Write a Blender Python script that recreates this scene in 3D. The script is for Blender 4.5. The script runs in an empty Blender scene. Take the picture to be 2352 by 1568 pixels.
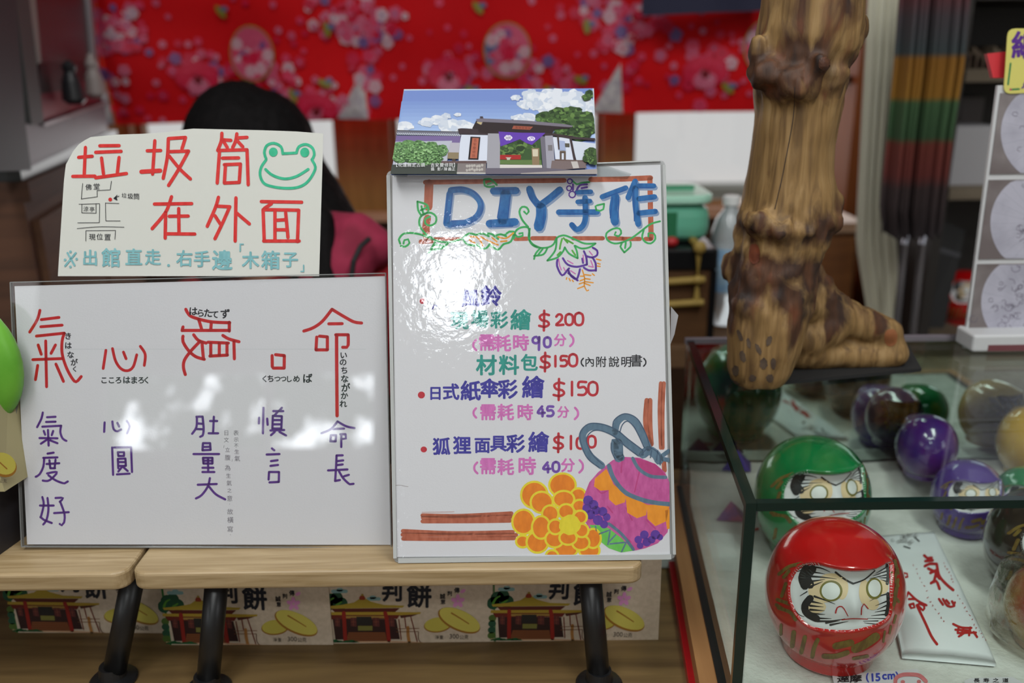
import bpy, bmesh, math, random
from math import sin, cos, pi, radians, tan, atan2, hypot, exp
from mathutils import Vector, Matrix, noise
from mathutils.geometry import tessellate_polygon
from mathutils.bvhtree import BVHTree
S = bpy.context.scene
COL = S.collection
# ------------------------------------------------------------------ camera
F = 2000.0; PITCH = radians(17.6); ROLL = radians(0.7)
CAM = Vector((0, 0, 1.35))
_X = Vector((1, 0, 0)); _U = Vector((0, sin(PITCH), cos(PITCH))); FWD = Vector((0, cos(PITCH), -sin(PITCH)))
RT = _X*cos(ROLL) - _U*sin(ROLL); UP = _U*cos(ROLL) + _X*sin(ROLL)
cd = bpy.data.cameras.new('camera'); cam = bpy.data.objects.new('camera', cd); COL.objects.link(cam)
cd.sensor_width = 36; cd.lens = 36*F/2352; cd.clip_start = .02; cd.clip_end = 60
m = Matrix((RT, UP, -FWD)).transposed().to_4x4(); m.translation = CAM
cam.matrix_world = m
cd.dof.use_dof = True; cd.dof.focus_distance = .70; cd.dof.aperture_fstop = 3.6
S.camera = cam
S.view_settings.view_transform = 'Standard'; S.view_settings.look = 'None'
S.view_settings.gamma = 1; S.view_settings.use_curve_mapping = False
S.view_settings.exposure = -0.14
# ------------------------------------------------------------------ world and lights
w = bpy.data.worlds.new('world'); S.world = w; w.use_nodes = True
w.node_tree.nodes['Background'].inputs[0].default_value = (.90, .87, .865, 1)
w.node_tree.nodes['Background'].inputs[1].default_value = .80
S.cycles.max_bounces = 8; S.cycles.transparent_max_bounces = 16; S.cycles.glossy_bounces = 5
S.cycles.caustics_reflective = False; S.cycles.caustics_refractive = False

def area(name, loc, size, power, rot=(0, 0, 0), col=(1, 1, 1)):
    l = bpy.data.lights.new(name, 'AREA'); l.shape = 'RECTANGLE'; l.size, l.size_y = size; l.energy = power; l.color = col
    o = bpy.data.objects.new(name, l); COL.objects.link(o); o.location = loc; o.rotation_euler = rot
    return o
area('ceiling_lamp_light', (-.55, -.1, 2.64), (.25, 1.2), 19, col=(.97, 1, .98))
area('ceiling_lamp_light', (.65, -.1, 2.64), (.25, 1.2), 19, col=(.97, 1, .98))
area('ceiling_lamp_light', (0, -1.3, 2.64), (1.2, .25), 15, col=(.97, 1, .98))
area('side_fill_light', (-2.3, -1.5, 1.6), (1.4, 1.1), 9, rot=(radians(90), 0, radians(-60)), col=(.93, .96, 1))  # unseen fill lamp added on the left; that wall has no window
area('side_fill_light', (2.5, -1.5, 1.7), (1.2, 1.0), 9, rot=(radians(90), 0, radians(60)), col=(.93, .96, 1))  # its added counterpart on the right, also without a window
area('window_daylight', (-.1, 2.28, 1.25), (2.6, .5), 7, rot=(radians(-90), 0, 0), col=(1, 1, 1))

# ------------------------------------------------------------------ projection helpers
def ray(x, y): return FWD + RT*((x-1176)/F) - UP*((y-784)/F)
def at(x, y, zc): return CAM + ray(x, y)*zc
def onz(x, y, z): d = ray(x, y); return CAM + d*((z-CAM.z)/d.z)
def ony(x, y, Y): d = ray(x, y); return CAM + d*(Y/d.y)
class Plane:
    def __init__(s, P, n):
        s.P = Vector(P); s.n = Vector(n).normalized()
        if s.n.dot(CAM-s.P) < 0: s.n = -s.n
    def __call__(s, x, y, lift=0):
        d = ray(x, y); t = (s.P-CAM).dot(s.n)/d.dot(s.n)
        return CAM + d*t + s.n*lift
class Surf:
    def __init__(s, bvh, fallback=None): s.b = bvh; s.last = Vector((0, 0, 0))
    def __call__(s, x, y, lift=0):
        d = ray(x, y).normalized(); h = s.b.ray_cast(CAM, d)
        if h[0] is None:
            h = s.b.find_nearest(s.last)
            if h[0] is None: return s.last
        n = h[1]
        if n.dot(d) > 0: n = -n
        s.last = h[0]
        return h[0] + n*lift

# ------------------------------------------------------------------ materials
def lin(c):
    return tuple(((v/255)/12.92 if v/255 <= .04045 else ((v/255+.055)/1.055)**2.4) for v in c) + (1,)
MATS = {}
def mat(name, c=(200, 200, 200), rough=.5, metal=0, spec=.5, c2=None, scale=(20, 20, 20), detail=4, lo=.4, hi=.6, bump=0, bscale=None, coat=0, emit=0, kind='noise', dist=0, trans=0, alpha=1):
    if name in MATS: return MATS[name]
    M = bpy.data.materials.new(name); M.use_nodes = True; nt = M.node_tree; b = nt.nodes['Principled BSDF']
    b.inputs['Base Color'].default_value = lin(c); b.inputs['Roughness'].default_value = rough
    b.inputs['Metallic'].default_value = metal; b.inputs['Specular IOR Level'].default_value = spec
    b.inputs['Coat Weight'].default_value = coat; b.inputs['Coat Roughness'].default_value = .05
    b.inputs['Alpha'].default_value = alpha
    if trans: b.inputs['Transmission Weight'].default_value = trans
    if emit:
        b.inputs['Emission Color'].default_value = lin(c); b.inputs['Emission Strength'].default_value = emit
    if c2 or bump:
        tc = nt.nodes.new('ShaderNodeTexCoord'); mp = nt.nodes.new('ShaderNodeMapping'); mp.inputs['Scale'].default_value = scale
        nt.links.new(tc.outputs['Object'], mp.inputs[0])
        n = nt.nodes.new('ShaderNodeTexNoise'); n.inputs['Scale'].default_value = 1; n.inputs['Detail'].default_value = detail; n.inputs['Distortion'].default_value = dist
        nt.links.new(mp.outputs[0], n.inputs['Vector']); out = n.outputs['Fac']
        if c2:
            r = nt.nodes.new('ShaderNodeValToRGB'); r.color_ramp.elements[0].position = lo; r.color_ramp.elements[1].position = hi
            r.color_ramp.elements[0].color = lin(c); r.color_ramp.elements[1].color = lin(c2)
            nt.links.new(out, r.inputs[0]); nt.links.new(r.outputs[0], b.inputs['Base Color'])
        if bump:
            if bscale:
                n = nt.nodes.new('ShaderNodeTexNoise'); n.inputs['Scale'].default_value = bscale; n.inputs['Detail'].default_value = 3
                nt.links.new(tc.outputs['Object'], n.inputs['Vector']); out = n.outputs['Fac']
            bp = nt.nodes.new('ShaderNodeBump'); bp.inputs['Strength'].default_value = bump; bp.inputs['Distance'].default_value = .002
            nt.links.new(out, bp.inputs['Height']); nt.links.new(bp.outputs[0], b.inputs['Normal'])
    MATS[name] = M; return M
def clear(name, tint=(255, 255, 255), rough=0.0, ior=1.45, bump=0, bscale=60, extra=0.0, bdist=.001, k=1.0):
    """thin clear sheet: tinted transparency plus a Fresnel gloss"""
    if name in MATS: return MATS[name]
    M = bpy.data.materials.new(name); M.use_nodes = True; nt = M.node_tree; nt.nodes.remove(nt.nodes['Principled BSDF'])
    out = nt.nodes['Material Output']; mx = nt.nodes.new('ShaderNodeMixShader'); t = nt.nodes.new('ShaderNodeBsdfTransparent'); g = nt.nodes.new('ShaderNodeBsdfGlossy')
    t.inputs[0].default_value = lin(tint); g.inputs['Roughness'].default_value = rough; g.inputs[0].default_value = (1, 1, 1, 1)
    lw = nt.nodes.new('ShaderNodeLayerWeight'); lw.inputs[0].default_value = .5      # Schlick reflectance of a thin sheet
    pw = nt.nodes.new('ShaderNodeMath'); pw.operation = 'POWER'; pw.inputs[1].default_value = 5; nt.links.new(lw.outputs['Facing'], pw.inputs[0])
    f0 = ((ior-1)/(ior+1))**2; ma = nt.nodes.new('ShaderNodeMath'); ma.operation = 'MULTIPLY_ADD'; ma.inputs[1].default_value = (1-f0)*k; ma.inputs[2].default_value = f0*k; nt.links.new(pw.outputs[0], ma.inputs[0])
    src = ma.outputs[0]
    if extra:
        a = nt.nodes.new('ShaderNodeMath'); a.operation = 'ADD'; a.inputs[1].default_value = extra; nt.links.new(src, a.inputs[0]); src = a.outputs[0]
    nt.links.new(src, mx.inputs[0]); nt.links.new(t.outputs[0], mx.inputs[1]); nt.links.new(g.outputs[0], mx.inputs[2]); nt.links.new(mx.outputs[0], out.inputs[0])
    if bump:
        tc = nt.nodes.new('ShaderNodeTexCoord'); n = nt.nodes.new('ShaderNodeTexNoise'); n.inputs['Scale'].default_value = bscale; n.inputs['Detail'].default_value = 4
        bp = nt.nodes.new('ShaderNodeBump'); bp.inputs['Strength'].default_value = bump; bp.inputs['Distance'].default_value = bdist
        nt.links.new(tc.outputs['Object'], n.inputs['Vector']); nt.links.new(n.outputs['Fac'], bp.inputs['Height']); nt.links.new(bp.outputs[0], g.inputs['Normal'])
    MATS[name] = M; return M
def wood(name, c1, c2, sc=(3, 60, 60), rough=.45, bump=.15, dist=1.5, lo=.3, hi=.7):
    return mat(name, c1, rough, c2=c2, scale=sc, detail=6, lo=lo, hi=hi, bump=bump, dist=dist)
def ink(c, streak=14):
    nm = 'ink_%d_%d_%d' % tuple(c)
    if nm in MATS: return MATS[nm]
    d = tuple(max(0, v-streak) for v in c)
    return mat(nm, c, .55, c2=d, scale=(260, 260, 90), detail=3, lo=.35, hi=.65, spec=.3)

# ------------------------------------------------------------------ object helpers
ORG = {}
def tag(o, label=None, cat=None, group=None, kind=None):
    if label: o['label'] = label
    if cat: o['category'] = cat
    if group: o['group'] = group
    if kind: o['kind'] = kind
    return o
def thing(name, label, cat, loc, group=None):
    o = bpy.data.objects.new(name, None); COL.objects.link(o); o.location = loc; o.empty_display_size = .02
    ORG[o.name] = Vector(loc); return tag(o, label, cat, group)
def mk(name, verts, faces, mats, parent=None, fm=None, smooth=False, loc=None, label=None, cat=None, group=None, kind=None):
    if not isinstance(mats, (list, tuple)): mats = [mats]
    if parent is not None: org = ORG[parent.name]
    elif loc is not None: org = Vector(loc)
    else:
        org = Vector([sum(v[i] for v in verts)/len(verts) for i in range(3)]); org.z = min(v[2] for v in verts)
    me = bpy.data.meshes.new(name)
    me.from_pydata([(v[0]-org.x, v[1]-org.y, v[2]-org.z) for v in verts], [], faces)
    for x in mats: me.materials.append(x)
    if fm: me.polygons.foreach_set('material_index', fm)
    if smooth: me.polygons.foreach_set('use_smooth', [True]*len(me.polygons))
    me.update()
    o = bpy.data.objects.new(name, me); COL.objects.link(o)
    if parent is not None: o.parent = parent
    else: o.location = org
    ORG[o.name] = org
    return tag(o, label, cat, group, kind)
def structure(name, verts, faces, mats, **k): return mk(name, verts, faces, mats, kind='structure', **k)
class G:
    """collects simple solids in world coordinates"""
    def __init__(s): s.v = []; s.f = []; s.m = []
    def add(s, vs, fs, mi=0):
        b = len(s.v); s.v += [tuple(v) for v in vs]; s.f += [tuple(i+b for i in f) for f in fs]; s.m += [mi]*len(fs); return s
    def box(s, a, b, mi=0, M=None):
        vs = [Vector((x, y, z)) for x in (a[0], b[0]) for y in (a[1], b[1]) for z in (a[2], b[2])]
        if M is not None: vs = [M @ v for v in vs]
        return s.add(vs, [(0, 1, 3, 2), (4, 6, 7, 5), (0, 4, 5, 1), (2, 3, 7, 6), (0, 2, 6, 4), (1, 5, 7, 3)], mi)
    def hexa(s, bot, top, mi=0):
        n = len(bot); return s.add(list(bot)+list(top), [tuple(range(n))[::-1], tuple(range(n, 2*n))]+[(i, (i+1) % n, n+(i+1) % n, n+i) for i in range(n)], mi)
    def lathe(s, prof, c, n=32, mi=0, axis=None):
        ax = Vector(axis or (0, 0, 1)).normalized(); q = ax.to_track_quat('Z', 'Y'); vs = []; fs = []
        for r, h in prof:
            for i in range(n): vs.append(Vector(c) + q @ Vector((r*cos(2*pi*i/n), r*sin(2*pi*i/n), h)))
        for k in range(len(prof)-1):
            for i in range(n): fs.append((k*n+i, k*n+(i+1) % n, (k+1)*n+(i+1) % n, (k+1)*n+i))
        fs.append(tuple(range(n))[::-1]); fs.append(tuple(range((len(prof)-1)*n, len(prof)*n)))
        return s.add(vs, fs, mi)
    def tube(s, pts, r, n=10, mi=0):
        pts = [Vector(p) for p in pts]; vs = []; fs = []; rs = r if isinstance(r, (list, tuple)) else [r]*len(pts)
        up = Vector((0, 0, 1))
        for k, p in enumerate(pts):
            d = (pts[min(k+1, len(pts)-1)]-pts[max(k-1, 0)]).normalized()
            if abs(d.dot(up)) > .95: up = Vector((0, 1, 0))
            a = d.cross(up).normalized(); b = a.cross(d)
            for i in range(n): vs.append(p+(a*cos(2*pi*i/n)+b*sin(2*pi*i/n))*rs[k])
        for k in range(len(pts)-1):
            for i in range(n): fs.append((k*n+i, k*n+(i+1) % n, (k+1)*n+(i+1) % n, (k+1)*n+i))
        fs.append(tuple(range(n))[::-1]); fs.append(tuple(range((len(pts)-1)*n, len(pts)*n)))
        return s.add(vs, fs, mi)
    def rbox(s, outline, z0, z1, e=.003, mi=0, seg=3, fz=None):
        """prism on an xy outline with rounded rims; outline is counter-clockwise"""
        n = len(outline); c = Vector((sum(p[0] for p in outline)/n, sum(p[1] for p in outline)/n)); rings = []
        def inset(d):
            r = []
            for i in range(n):
                p0, p1, p2 = (Vector(outline[j % n]) for j in (i-1, i, i+1))
                t = ((p1-p0).normalized()+(p2-p1).normalized()).normalized(); nn = Vector((-t.y, t.x)); r.append(Vector(p1)+nn*d)
            return r
        for k in range(seg+1):
            a = pi/2*k/seg; rings.append((inset(e*(1-sin(a))), z0+e*(1-cos(a))))
        for k in range(seg+1):
            a = pi/2*k/seg; rings.append((inset(e*(1-cos(a))), z1-e*(1-sin(a))))
        vs = [(p.x, p.y, z) for r, z in rings for p in r]; fs = []
        for k in range(len(rings)-1):
            for i in range(n): fs.append((k*n+i, k*n+(i+1) % n, (k+1)*n+(i+1) % n, (k+1)*n+i))
        fs.append(tuple(range(n))[::-1]); fs.append(tuple(range((len(rings)-1)*n, len(rings)*n)))
        return s.add(vs, fs, mi)
    def ell(s, c, r, n=16, k=10, mi=0, M=None):
        vs = []; fs = []
        for j in range(1, k):
            t = pi*j/k
            for i in range(n):
                a = 2*pi*i/n; v = Vector((r[0]*sin(t)*cos(a), r[1]*sin(t)*sin(a), r[2]*cos(t)))
                if M is not None: v = M @ v
                vs.append(Vector(c)+v)
        for q in ((0, 0, r[2]), (0, 0, -r[2])):
            v = Vector(q); v = M @ v if M is not None else v; vs.append(Vector(c)+v)
        T = len(vs)-2; B = T+1
        for j in range(k-2):
            for i in range(n): fs.append((j*n+i, (j+1)*n+i, (j+1)*n+(i+1) % n, j*n+(i+1) % n))
        for i in range(n): fs.append((T, i, (i+1) % n)); fs.append((B, (k-2)*n+(i+1) % n, (k-2)*n+i))
        return s.add(vs, fs, mi)
    def make(s, name, mats, parent=None, **k): return mk(name, s.v, s.f, mats, parent, fm=s.m, **k)
def rrect(x0, y0, x1, y1, r, n=5):
    o = []
    for cx, cy, a0 in ((x1-r, y0+r, -90), (x1-r, y1-r, 0), (x0+r, y1-r, 90), (x0+r, y0+r, 180)):
        for i in range(n+1): a = radians(a0+90*i/n); o.append((cx+r*cos(a), cy+r*sin(a)))
    return o
def box(name, a, b, m, parent=None, **k): return G().box(a, b).make(name, m, parent, **k)
def remeshed(name, g, voxel, mats, parent=None, smooth_it=6, disp=None, **k):
    """fuse overlapping solids into one continuous skin"""
    me = bpy.data.meshes.new('tmp'); me.from_pydata(g.v, [], g.f); o = bpy.data.objects.new('tmp', me); COL.objects.link(o)
    r = o.modifiers.new('r', 'REMESH'); r.mode = 'VOXEL'; r.voxel_size = voxel
    sm = o.modifiers.new('s', 'SMOOTH'); sm.iterations = smooth_it; sm.factor = .6
    dg = bpy.context.evaluated_depsgraph_get(); dg.update(); ev = o.evaluated_get(dg).to_mesh()
    vs = [v.co.copy() for v in ev.vertices]; fs = [tuple(p.vertices) for p in ev.polygons]; ns = [v.normal.copy() for v in ev.vertices]
    bpy.data.objects.remove(o)
    if disp: vs = [v+n*disp(v) for v, n in zip(vs, ns)]
    ob = mk(name, vs, fs, mats, parent, smooth=True, **k)
    return ob, vs, fs
def capsule(g, p0, r0, p1, r1):
    p0, p1 = Vector(p0), Vector(p1); g.tube([p0, p1], [r0, r1], 14); g.ell(p0, (r0,)*3, 14, 8); g.ell(p1, (r1,)*3, 14, 8)

# ------------------------------------------------------------------ prints: strokes, fills and lettering laid on a surface
def pts(s, T=(0, 0, 1)):
    """'x,y x,y; x,y ...' in zoomed-crop pixels -> list of polylines in photo pixels"""
    return [[(T[0]+float(a)/T[2], T[1]+float(b)/T[2]) for a, b in (q.split(',') for q in part.split())] for part in s.split(';') if part.strip()]
def smooth_line(p, step=5.0, curve=True):
    if len(p) < 2: return p
    out = []
    for i in range(len(p)-1):
        p0, p1, p2, p3 = p[max(i-1, 0)], p[i], p[i+1], p[min(i+2, len(p)-1)]
        L = hypot(p2[0]-p1[0], p2[1]-p1[1]); n = max(1, int(L/step))
        for k in range(n):
            t = k/n
            if curve and len(p) > 2:
                out.append(tuple(.5*((2*b)+(-a+c)*t+(2*a-5*b+4*c-d)*t*t+(-a+3*b-3*c+d)*t**3) for a, b, c, d in zip(p0, p1, p2, p3)))
            else: out.append((p1[0]+(p2[0]-p1[0])*t, p1[1]+(p2[1]-p1[1])*t))
    out.append(p[-1]); return out
FONT = {}
_fc = bpy.data.curves.new('lettering', 'FONT'); _fo = bpy.data.objects.new('lettering', _fc); COL.objects.link(_fo); _fc.resolution_u = 3
def glyph(ch, bold):
    k = (ch, bold)
    if k not in FONT:
        _fc.body = ch
        dg = bpy.context.evaluated_depsgraph_get(); dg.update()
        me = bpy.data.meshes.new_from_object(_fo.evaluated_get(dg))
        vs = [(v.co.x, v.co.y) for v in me.vertices]; fs = [tuple(p.vertices) for p in me.polygons]; bpy.data.meshes.remove(me)
        if vs:
            x0, x1 = min(v[0] for v in vs), max(v[0] for v in vs); y0, y1 = min(v[1] for v in vs), max(v[1] for v in vs)
            if ord(ch) > 0x2e80 and ch not in '「」,。': cx, cy = .5, .38
            else: cx, cy = (x0+x1)/2, (y0+y1)/2
            vs = [(x-cx, y-cy) for x, y in vs]
        FONT[k] = (vs, fs)
    return FONT[k]
DIG = {'0': '0,-50 26,-38 34,0 26,38 0,50 -26,38 -34,0 -26,-38 0,-50', '1': '0,-50 0,50', '2': '-30,-28 -12,-48 14,-46 24,-22 6,12 -32,48 36,46',
       '4': '10,-50 -34,14 36,14; 14,-20 14,50', '5': '30,-48 -22,-48 -26,-8 14,-12 34,18 14,46 -28,46', '9': '20,-20 2,-46 -24,-34 -24,-8 0,2 20,-14 22,-44; 22,-44 20,50',
       '$': '28,-30 0,-36 -26,-22 -14,0 16,6 28,24 4,38 -30,32; 0,-56 -2,60', '(': '10,-50 -14,-20 -14,20 12,50', ')': '-10,-50 14,-20 14,20 -12,50'}
class Print:
    def __init__(s, surf, lift=.0002, step=.00002, clamp=None): s.surf = surf; s.l = lift; s.st = step; s.v = []; s.f = []; s.m = []; s.mats = []; s.clamp = clamp
    def mi(s, m):
        if m not in s.mats: s.mats.append(m)
        return s.mats.index(m)
    def up(s): s.l += s.st; return s
    def raw(s, vs, fs, m):
        b = len(s.v); k = s.mi(m)
        if s.clamp:
            x0, y0, x1, y1 = s.clamp; vs = [(min(max(x, x0), x1), min(max(y, y0), y1)) for x, y in vs]
        s.v += [s.surf(x, y, s.l) for x, y in vs]; s.f += [tuple(i+b for i in f) for f in fs]; s.m += [k]*len(fs)
    def stroke(s, lines, w, m, curve=True, step=5.0, taper=0):
        for p in lines:
            q = smooth_line(p, step, curve); n = len(q); vs = []; fs = []
            if n < 2: s.disc(p[0][0], p[0][1], w/2, w/2, m); continue
            for i in range(n):
                a, b = q[max(i-1, 0)], q[min(i+1, n-1)]; L = hypot(b[0]-a[0], b[1]-a[1]) or 1; nx, ny = -(b[1]-a[1])/L, (b[0]-a[0])/L
                r = w/2*(1-taper*i/(n-1)) if taper else w/2
                vs += [(q[i][0]+nx*r, q[i][1]+ny*r), (q[i][0]-nx*r, q[i][1]-ny*r)]
                if i: fs.append((2*i-2, 2*i-1, 2*i+1, 2*i))
            for e, o in ((0, 1), (n-1, n-2)):
                a = atan2(q[e][1]-q[o][1], q[e][0]-q[o][0]); b = len(vs); r = w/2*(1-taper*(e > 0))
                vs += [(q[e][0]+r*cos(a+t), q[e][1]+r*sin(a+t)) for t in (-pi/2, -pi/4, 0, pi/4, pi/2)]; fs.append((b, b+1, b+2, b+3, b+4))
            s.raw(vs, fs, m)
        return s
    def fill(s, poly, m, curve=False, step=20):
        if curve: poly = smooth_line(list(poly)+[poly[0]], step, True)[:-1]
        t = tessellate_polygon([[Vector((x, y, 0)) for x, y in poly]]); s.raw(poly, [tuple(q) for q in t], m); return s
    def disc(s, cx, cy, rx, ry, m, rot=0, rings=1, n=20, wob=0, seed=0):
        vs = [(cx, cy)]; fs = []; R = random.Random(seed)
        for k in range(1, rings+1):
            for i in range(n):
                a = 2*pi*i/n; q = 1+(R.uniform(-wob, wob) if wob else 0); x, y = rx*cos(a)*k/rings*q, ry*sin(a)*k/rings*q; vs.append((cx+x*cos(rot)-y*sin(rot), cy+x*sin(rot)+y*cos(rot)))
        for i in range(n): fs.append((0, 1+i, 1+(i+1) % n))
        for k in range(rings-1):
            for i in range(n): fs.append((1+k*n+i, 1+k*n+(i+1) % n, 1+(k+1)*n+(i+1) % n, 1+(k+1)*n+i))
        s.raw(vs, fs, m); return s
    def text(s, ch, cx, cy, size, m, bold=0, rot=0, sx=1, sy=1, skew=0):
        for c in ch:
            vs, fs = glyph(c, 0); l0 = s.l
            for q in range(9 if bold > .005 else 1):        # a thicker pen: the glyph repeated in a small ring
                dx, dy = (bold*cos(q*pi/4), bold*sin(q*pi/4)) if q < 8 and bold > .005 else (0, 0); o = []
                for x, y in vs:
                    x, y = (x+dx)*size*sx+skew*y*size, -(y+dy)*size*sy
                    o.append((cx+x*cos(rot)-y*sin(rot), cy+x*sin(rot)+y*cos(rot)))
                s.raw(o, fs, m); s.l += .000004
            s.l = l0; cx += size*sx
        return s
    def chars(s, spec, T, m, bold=.0, sx=1, rot=0):
        """spec: 'c x y size|...' in crop pixels"""
        for it in spec.split('|'):
            c, x, y, z = it.split(); s.text(c, T[0]+float(x)/T[2], T[1]+float(y)/T[2], float(z)/T[2], m, bold, rot=rot, sx=sx)
        return s
    def digits(s, spec, T, m, w):
        for it in spec.split('|'):
            c, x, y, h = it.split(); k = float(h)/100
            s.stroke(pts(DIG[c], (T[0]+float(x)/T[2], T[1]+float(y)/T[2], T[2]/k)), w/T[2], m, step=3)
        return s
    def make(s, name, parent, **k):
        if not s.v: return None
        return mk(name, s.v, s.f, s.mats, parent, fm=s.m, **k)
def slab(name, poly, surf, l0, l1, m, parent=None, **k):
    n = len(poly); vs = [surf(x, y, l1) for x, y in poly]+[surf(x, y, l0) for x, y in poly]
    t = tessellate_polygon([[Vector((x, y, 0)) for x, y in poly]])
    fs = [tuple(q) for q in t]+[tuple(i+n for i in q[::-1]) for q in t]+[(i, (i+1) % n, n+(i+1) % n, n+i) for i in range(n)]
    return mk(name, vs, fs, m, parent, **k)
def ring(name, outer, inner, surf, l0, l1, m, parent=None, **k):
    n = len(outer); vs = []
    for P in (outer, inner):
        for l in (l0, l1): vs += [surf(x, y, l) for x, y in P]
    fs = []
    for i in range(n):
        j = (i+1) % n; fs += [(i, j, n+j, n+i), (2*n+j, 2*n+i, 3*n+i, 3*n+j), (n+i, n+j, 3*n+j, 3*n+i), (j, i, 2*n+i, 2*n+j)]
    return mk(name, vs, fs, m, parent, **k)
def lerp(a, b, t): return a+(b-a)*t
# ------------------------------------------------------------------ the room
YB = 2.35                                                   # inner face of the far (window) wall
plaster = mat('plaster', (196, 192, 186), .9); dark_wood = wood('dark_wood', (74, 50, 34), (52, 34, 22), (2, 30, 8))
frame_wood = wood('frame_wood', (156, 118, 60), (128, 94, 44), (30, 30, 3)); sill_wood = wood('sill_wood', (196, 160, 130), (180, 140, 110), (3, 40, 20))
floor_wood = wood('floor_wood', (120, 100, 80), (95, 78, 60), (3, 20, 3))
structure('floor', *(lambda g: (g.v, g.f))(G().box((-2.4, -2.5, -.05), (2.6, YB+.2, 0))), floor_wood)
structure('ceiling', *(lambda g: (g.v, g.f))(G().box((-2.4, -2.5, 2.7), (2.6, YB+.2, 2.8))), mat('ceiling_paint', (200, 198, 192), .9))
structure('wall_left', *(lambda g: (g.v, g.f))(G().box((-2.5, -2.5, 0), (-2.4, YB+.2, 2.7))), plaster)
structure('wall_right', *(lambda g: (g.v, g.f))(G().box((2.6, -2.5, 0), (2.7, YB+.2, 2.7))), plaster)
g = G().box((-2.4, YB, 0), (2.6, YB+.12, .97))              # below the sill
g.box((-2.4, YB, 1.75), (2.6, YB+.12, 2.7))                 # above the windows
g.box((-2.4, YB, .97), (-1.30, YB+.12, 1.75)); g.box((1.00, YB, .97), (2.6, YB+.12, 1.75))
g.make('wall_back', dark_wood, kind='structure')
box('trim_1', (-1.30, YB-.03, .955), (1.00, YB+.10, .98), sill_wood, kind='structure')
# the wall behind the viewer, with openings for its windows
g = G()
for x0, x1, z0, z1 in ((-2.4, 2.6, 0, 1.06), (-2.4, -1.86, 1.06, 2.7), (-1.86, -.60, 1.45, 2.7), (-.60, 2.6, 1.06, 2.15), (-.60, -.40, 2.15, 2.7), (-.40, -.14, 2.57, 2.7), (-.14, 2.6, 2.15, 2.7)):
    g.box((x0, -2.6, z0), (x1, -2.5, z1))
g.make('wall_front', plaster, kind='structure')
# window wall: posts, frames and panes
pane = clear('window_pane', (250, 252, 252))
posts = [(236, 262), (262, 312), (772, 897), (1378, 1447)]
XS = []
for a, b in posts:
    XS.append((ony(a+4, 380, YB).x, ony(b+4, 380, YB).x))
gz = [(XS[1][1], XS[2][0]), (XS[2][1], XS[3][0]), (XS[3][1], ony(1962, 380, YB).x)]
for i, (a, b) in enumerate(gz):
    o = ring('window_%d' % (i+1), [(a-.001, .98), (b+.001, .98), (b+.001, 1.75), (a-.001, 1.75)], [(a+.012, .992), (b-.012, .992), (b-.012, 1.738), (a+.012, 1.738)],
             lambda x, y, l: Vector((x, YB+.03+l, y)), 0, .03, frame_wood, kind='structure')
    box('pane', (a+.012, YB+.043, .992), (b-.012, YB+.047, 1.738), pane, o)
for i, (a, b) in enumerate(XS):
    box('trim_%d' % (i+2), (a, YB-.02, .98), (b, YB+.10, 1.75), frame_wood if i else dark_wood, kind='structure')
px = ony(1985, 300, YB-.05)
box('trim_6', (px.x-.035, YB-.06, .2), (px.x+.012, YB+.08, 2.2), wood('post_light', (176, 110, 62), (150, 92, 50), (30, 30, 3)), kind='structure')
box('trim_7', (px.x+.012, YB-.08, .2), (px.x+.050, YB+.08, 2.2), wood('post_dark', (120, 62, 24), (98, 48, 18), (30, 30, 3)), kind='structure')
box('trim_8', (XS[3][1], YB-.03, ony(1950, 192, YB).z), (px.x-.035, YB+.02, ony(1950, 174, YB).z), dark_wood, kind='structure')
g = G().box((-2, 4.2, .4), (2.6, 4.4, .775)); g.make('garden_wall', mat('garden_wall_render', (150, 152, 145), .9, c2=(120, 125, 112), scale=(2, 2, 9)), label='low grey-green garden wall outside, beyond the windows', cat='garden wall')
# rear windows (behind the viewer): bright day outside broken up by leaves
def day_pane(name, strength, lo, hi, scale):
    M = bpy.data.materials.new(name); M.use_nodes = True; nt = M.node_tree; nt.nodes.remove(nt.nodes['Principled BSDF'])
    e = nt.nodes.new('ShaderNodeEmission'); tc = nt.nodes.new('ShaderNodeTexCoord'); n = nt.nodes.new('ShaderNodeTexNoise'); n.inputs['Scale'].default_value = scale; n.inputs['Detail'].default_value = 3
    r = nt.nodes.new('ShaderNodeValToRGB'); r.color_ramp.elements[0].position = lo; r.color_ramp.elements[1].position = hi
    r.color_ramp.elements[0].color = (.02, .03, .02, 1); r.color_ramp.elements[1].color = (.9, .95, 1, 1)
    nt.links.new(tc.outputs['Object'], n.inputs[0]); nt.links.new(n.outputs[0], r.inputs[0]); nt.links.new(r.outputs[0], e.inputs[0]); e.inputs[1].default_value = strength
    nt.links.new(e.outputs[0], nt.nodes['Material Output'].inputs[0]); return M
wf = mat('white_frame', (200, 200, 198), .5)
o = ring('window_4', [(-1.86, 1.06), (-.60, 1.06), (-.60, 1.45), (-1.86, 1.45)], [(-1.83, 1.09), (-.63, 1.09), (-.63, 1.42), (-1.83, 1.42)], lambda x, y, l: Vector((x, -2.53+l, y)), 0, .03, wf, kind='structure')
box('pane', (-1.83, -2.525, 1.09), (-.63, -2.52, 1.42), day_pane('leafy_daylight', 13.0, .52, .64, 5.5), o)
box('mullion', (-1.12, -2.52, 1.09), (-1.08, -2.50, 1.42), wf, o)
o = ring('window_5', [(-.40, 2.15), (-.14, 2.15), (-.14, 2.57), (-.40, 2.57)], [(-.39, 2.16), (-.15, 2.16), (-.15, 2.56), (-.39, 2.56)], lambda x, y, l: Vector((x, -2.53+l, y)), 0, .03, wf, kind='structure')
box('pane', (-.39, -2.525, 2.16), (-.15, -2.52, 2.56), day_pane('open_daylight', 18, .15, .3, 3), o)
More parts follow.
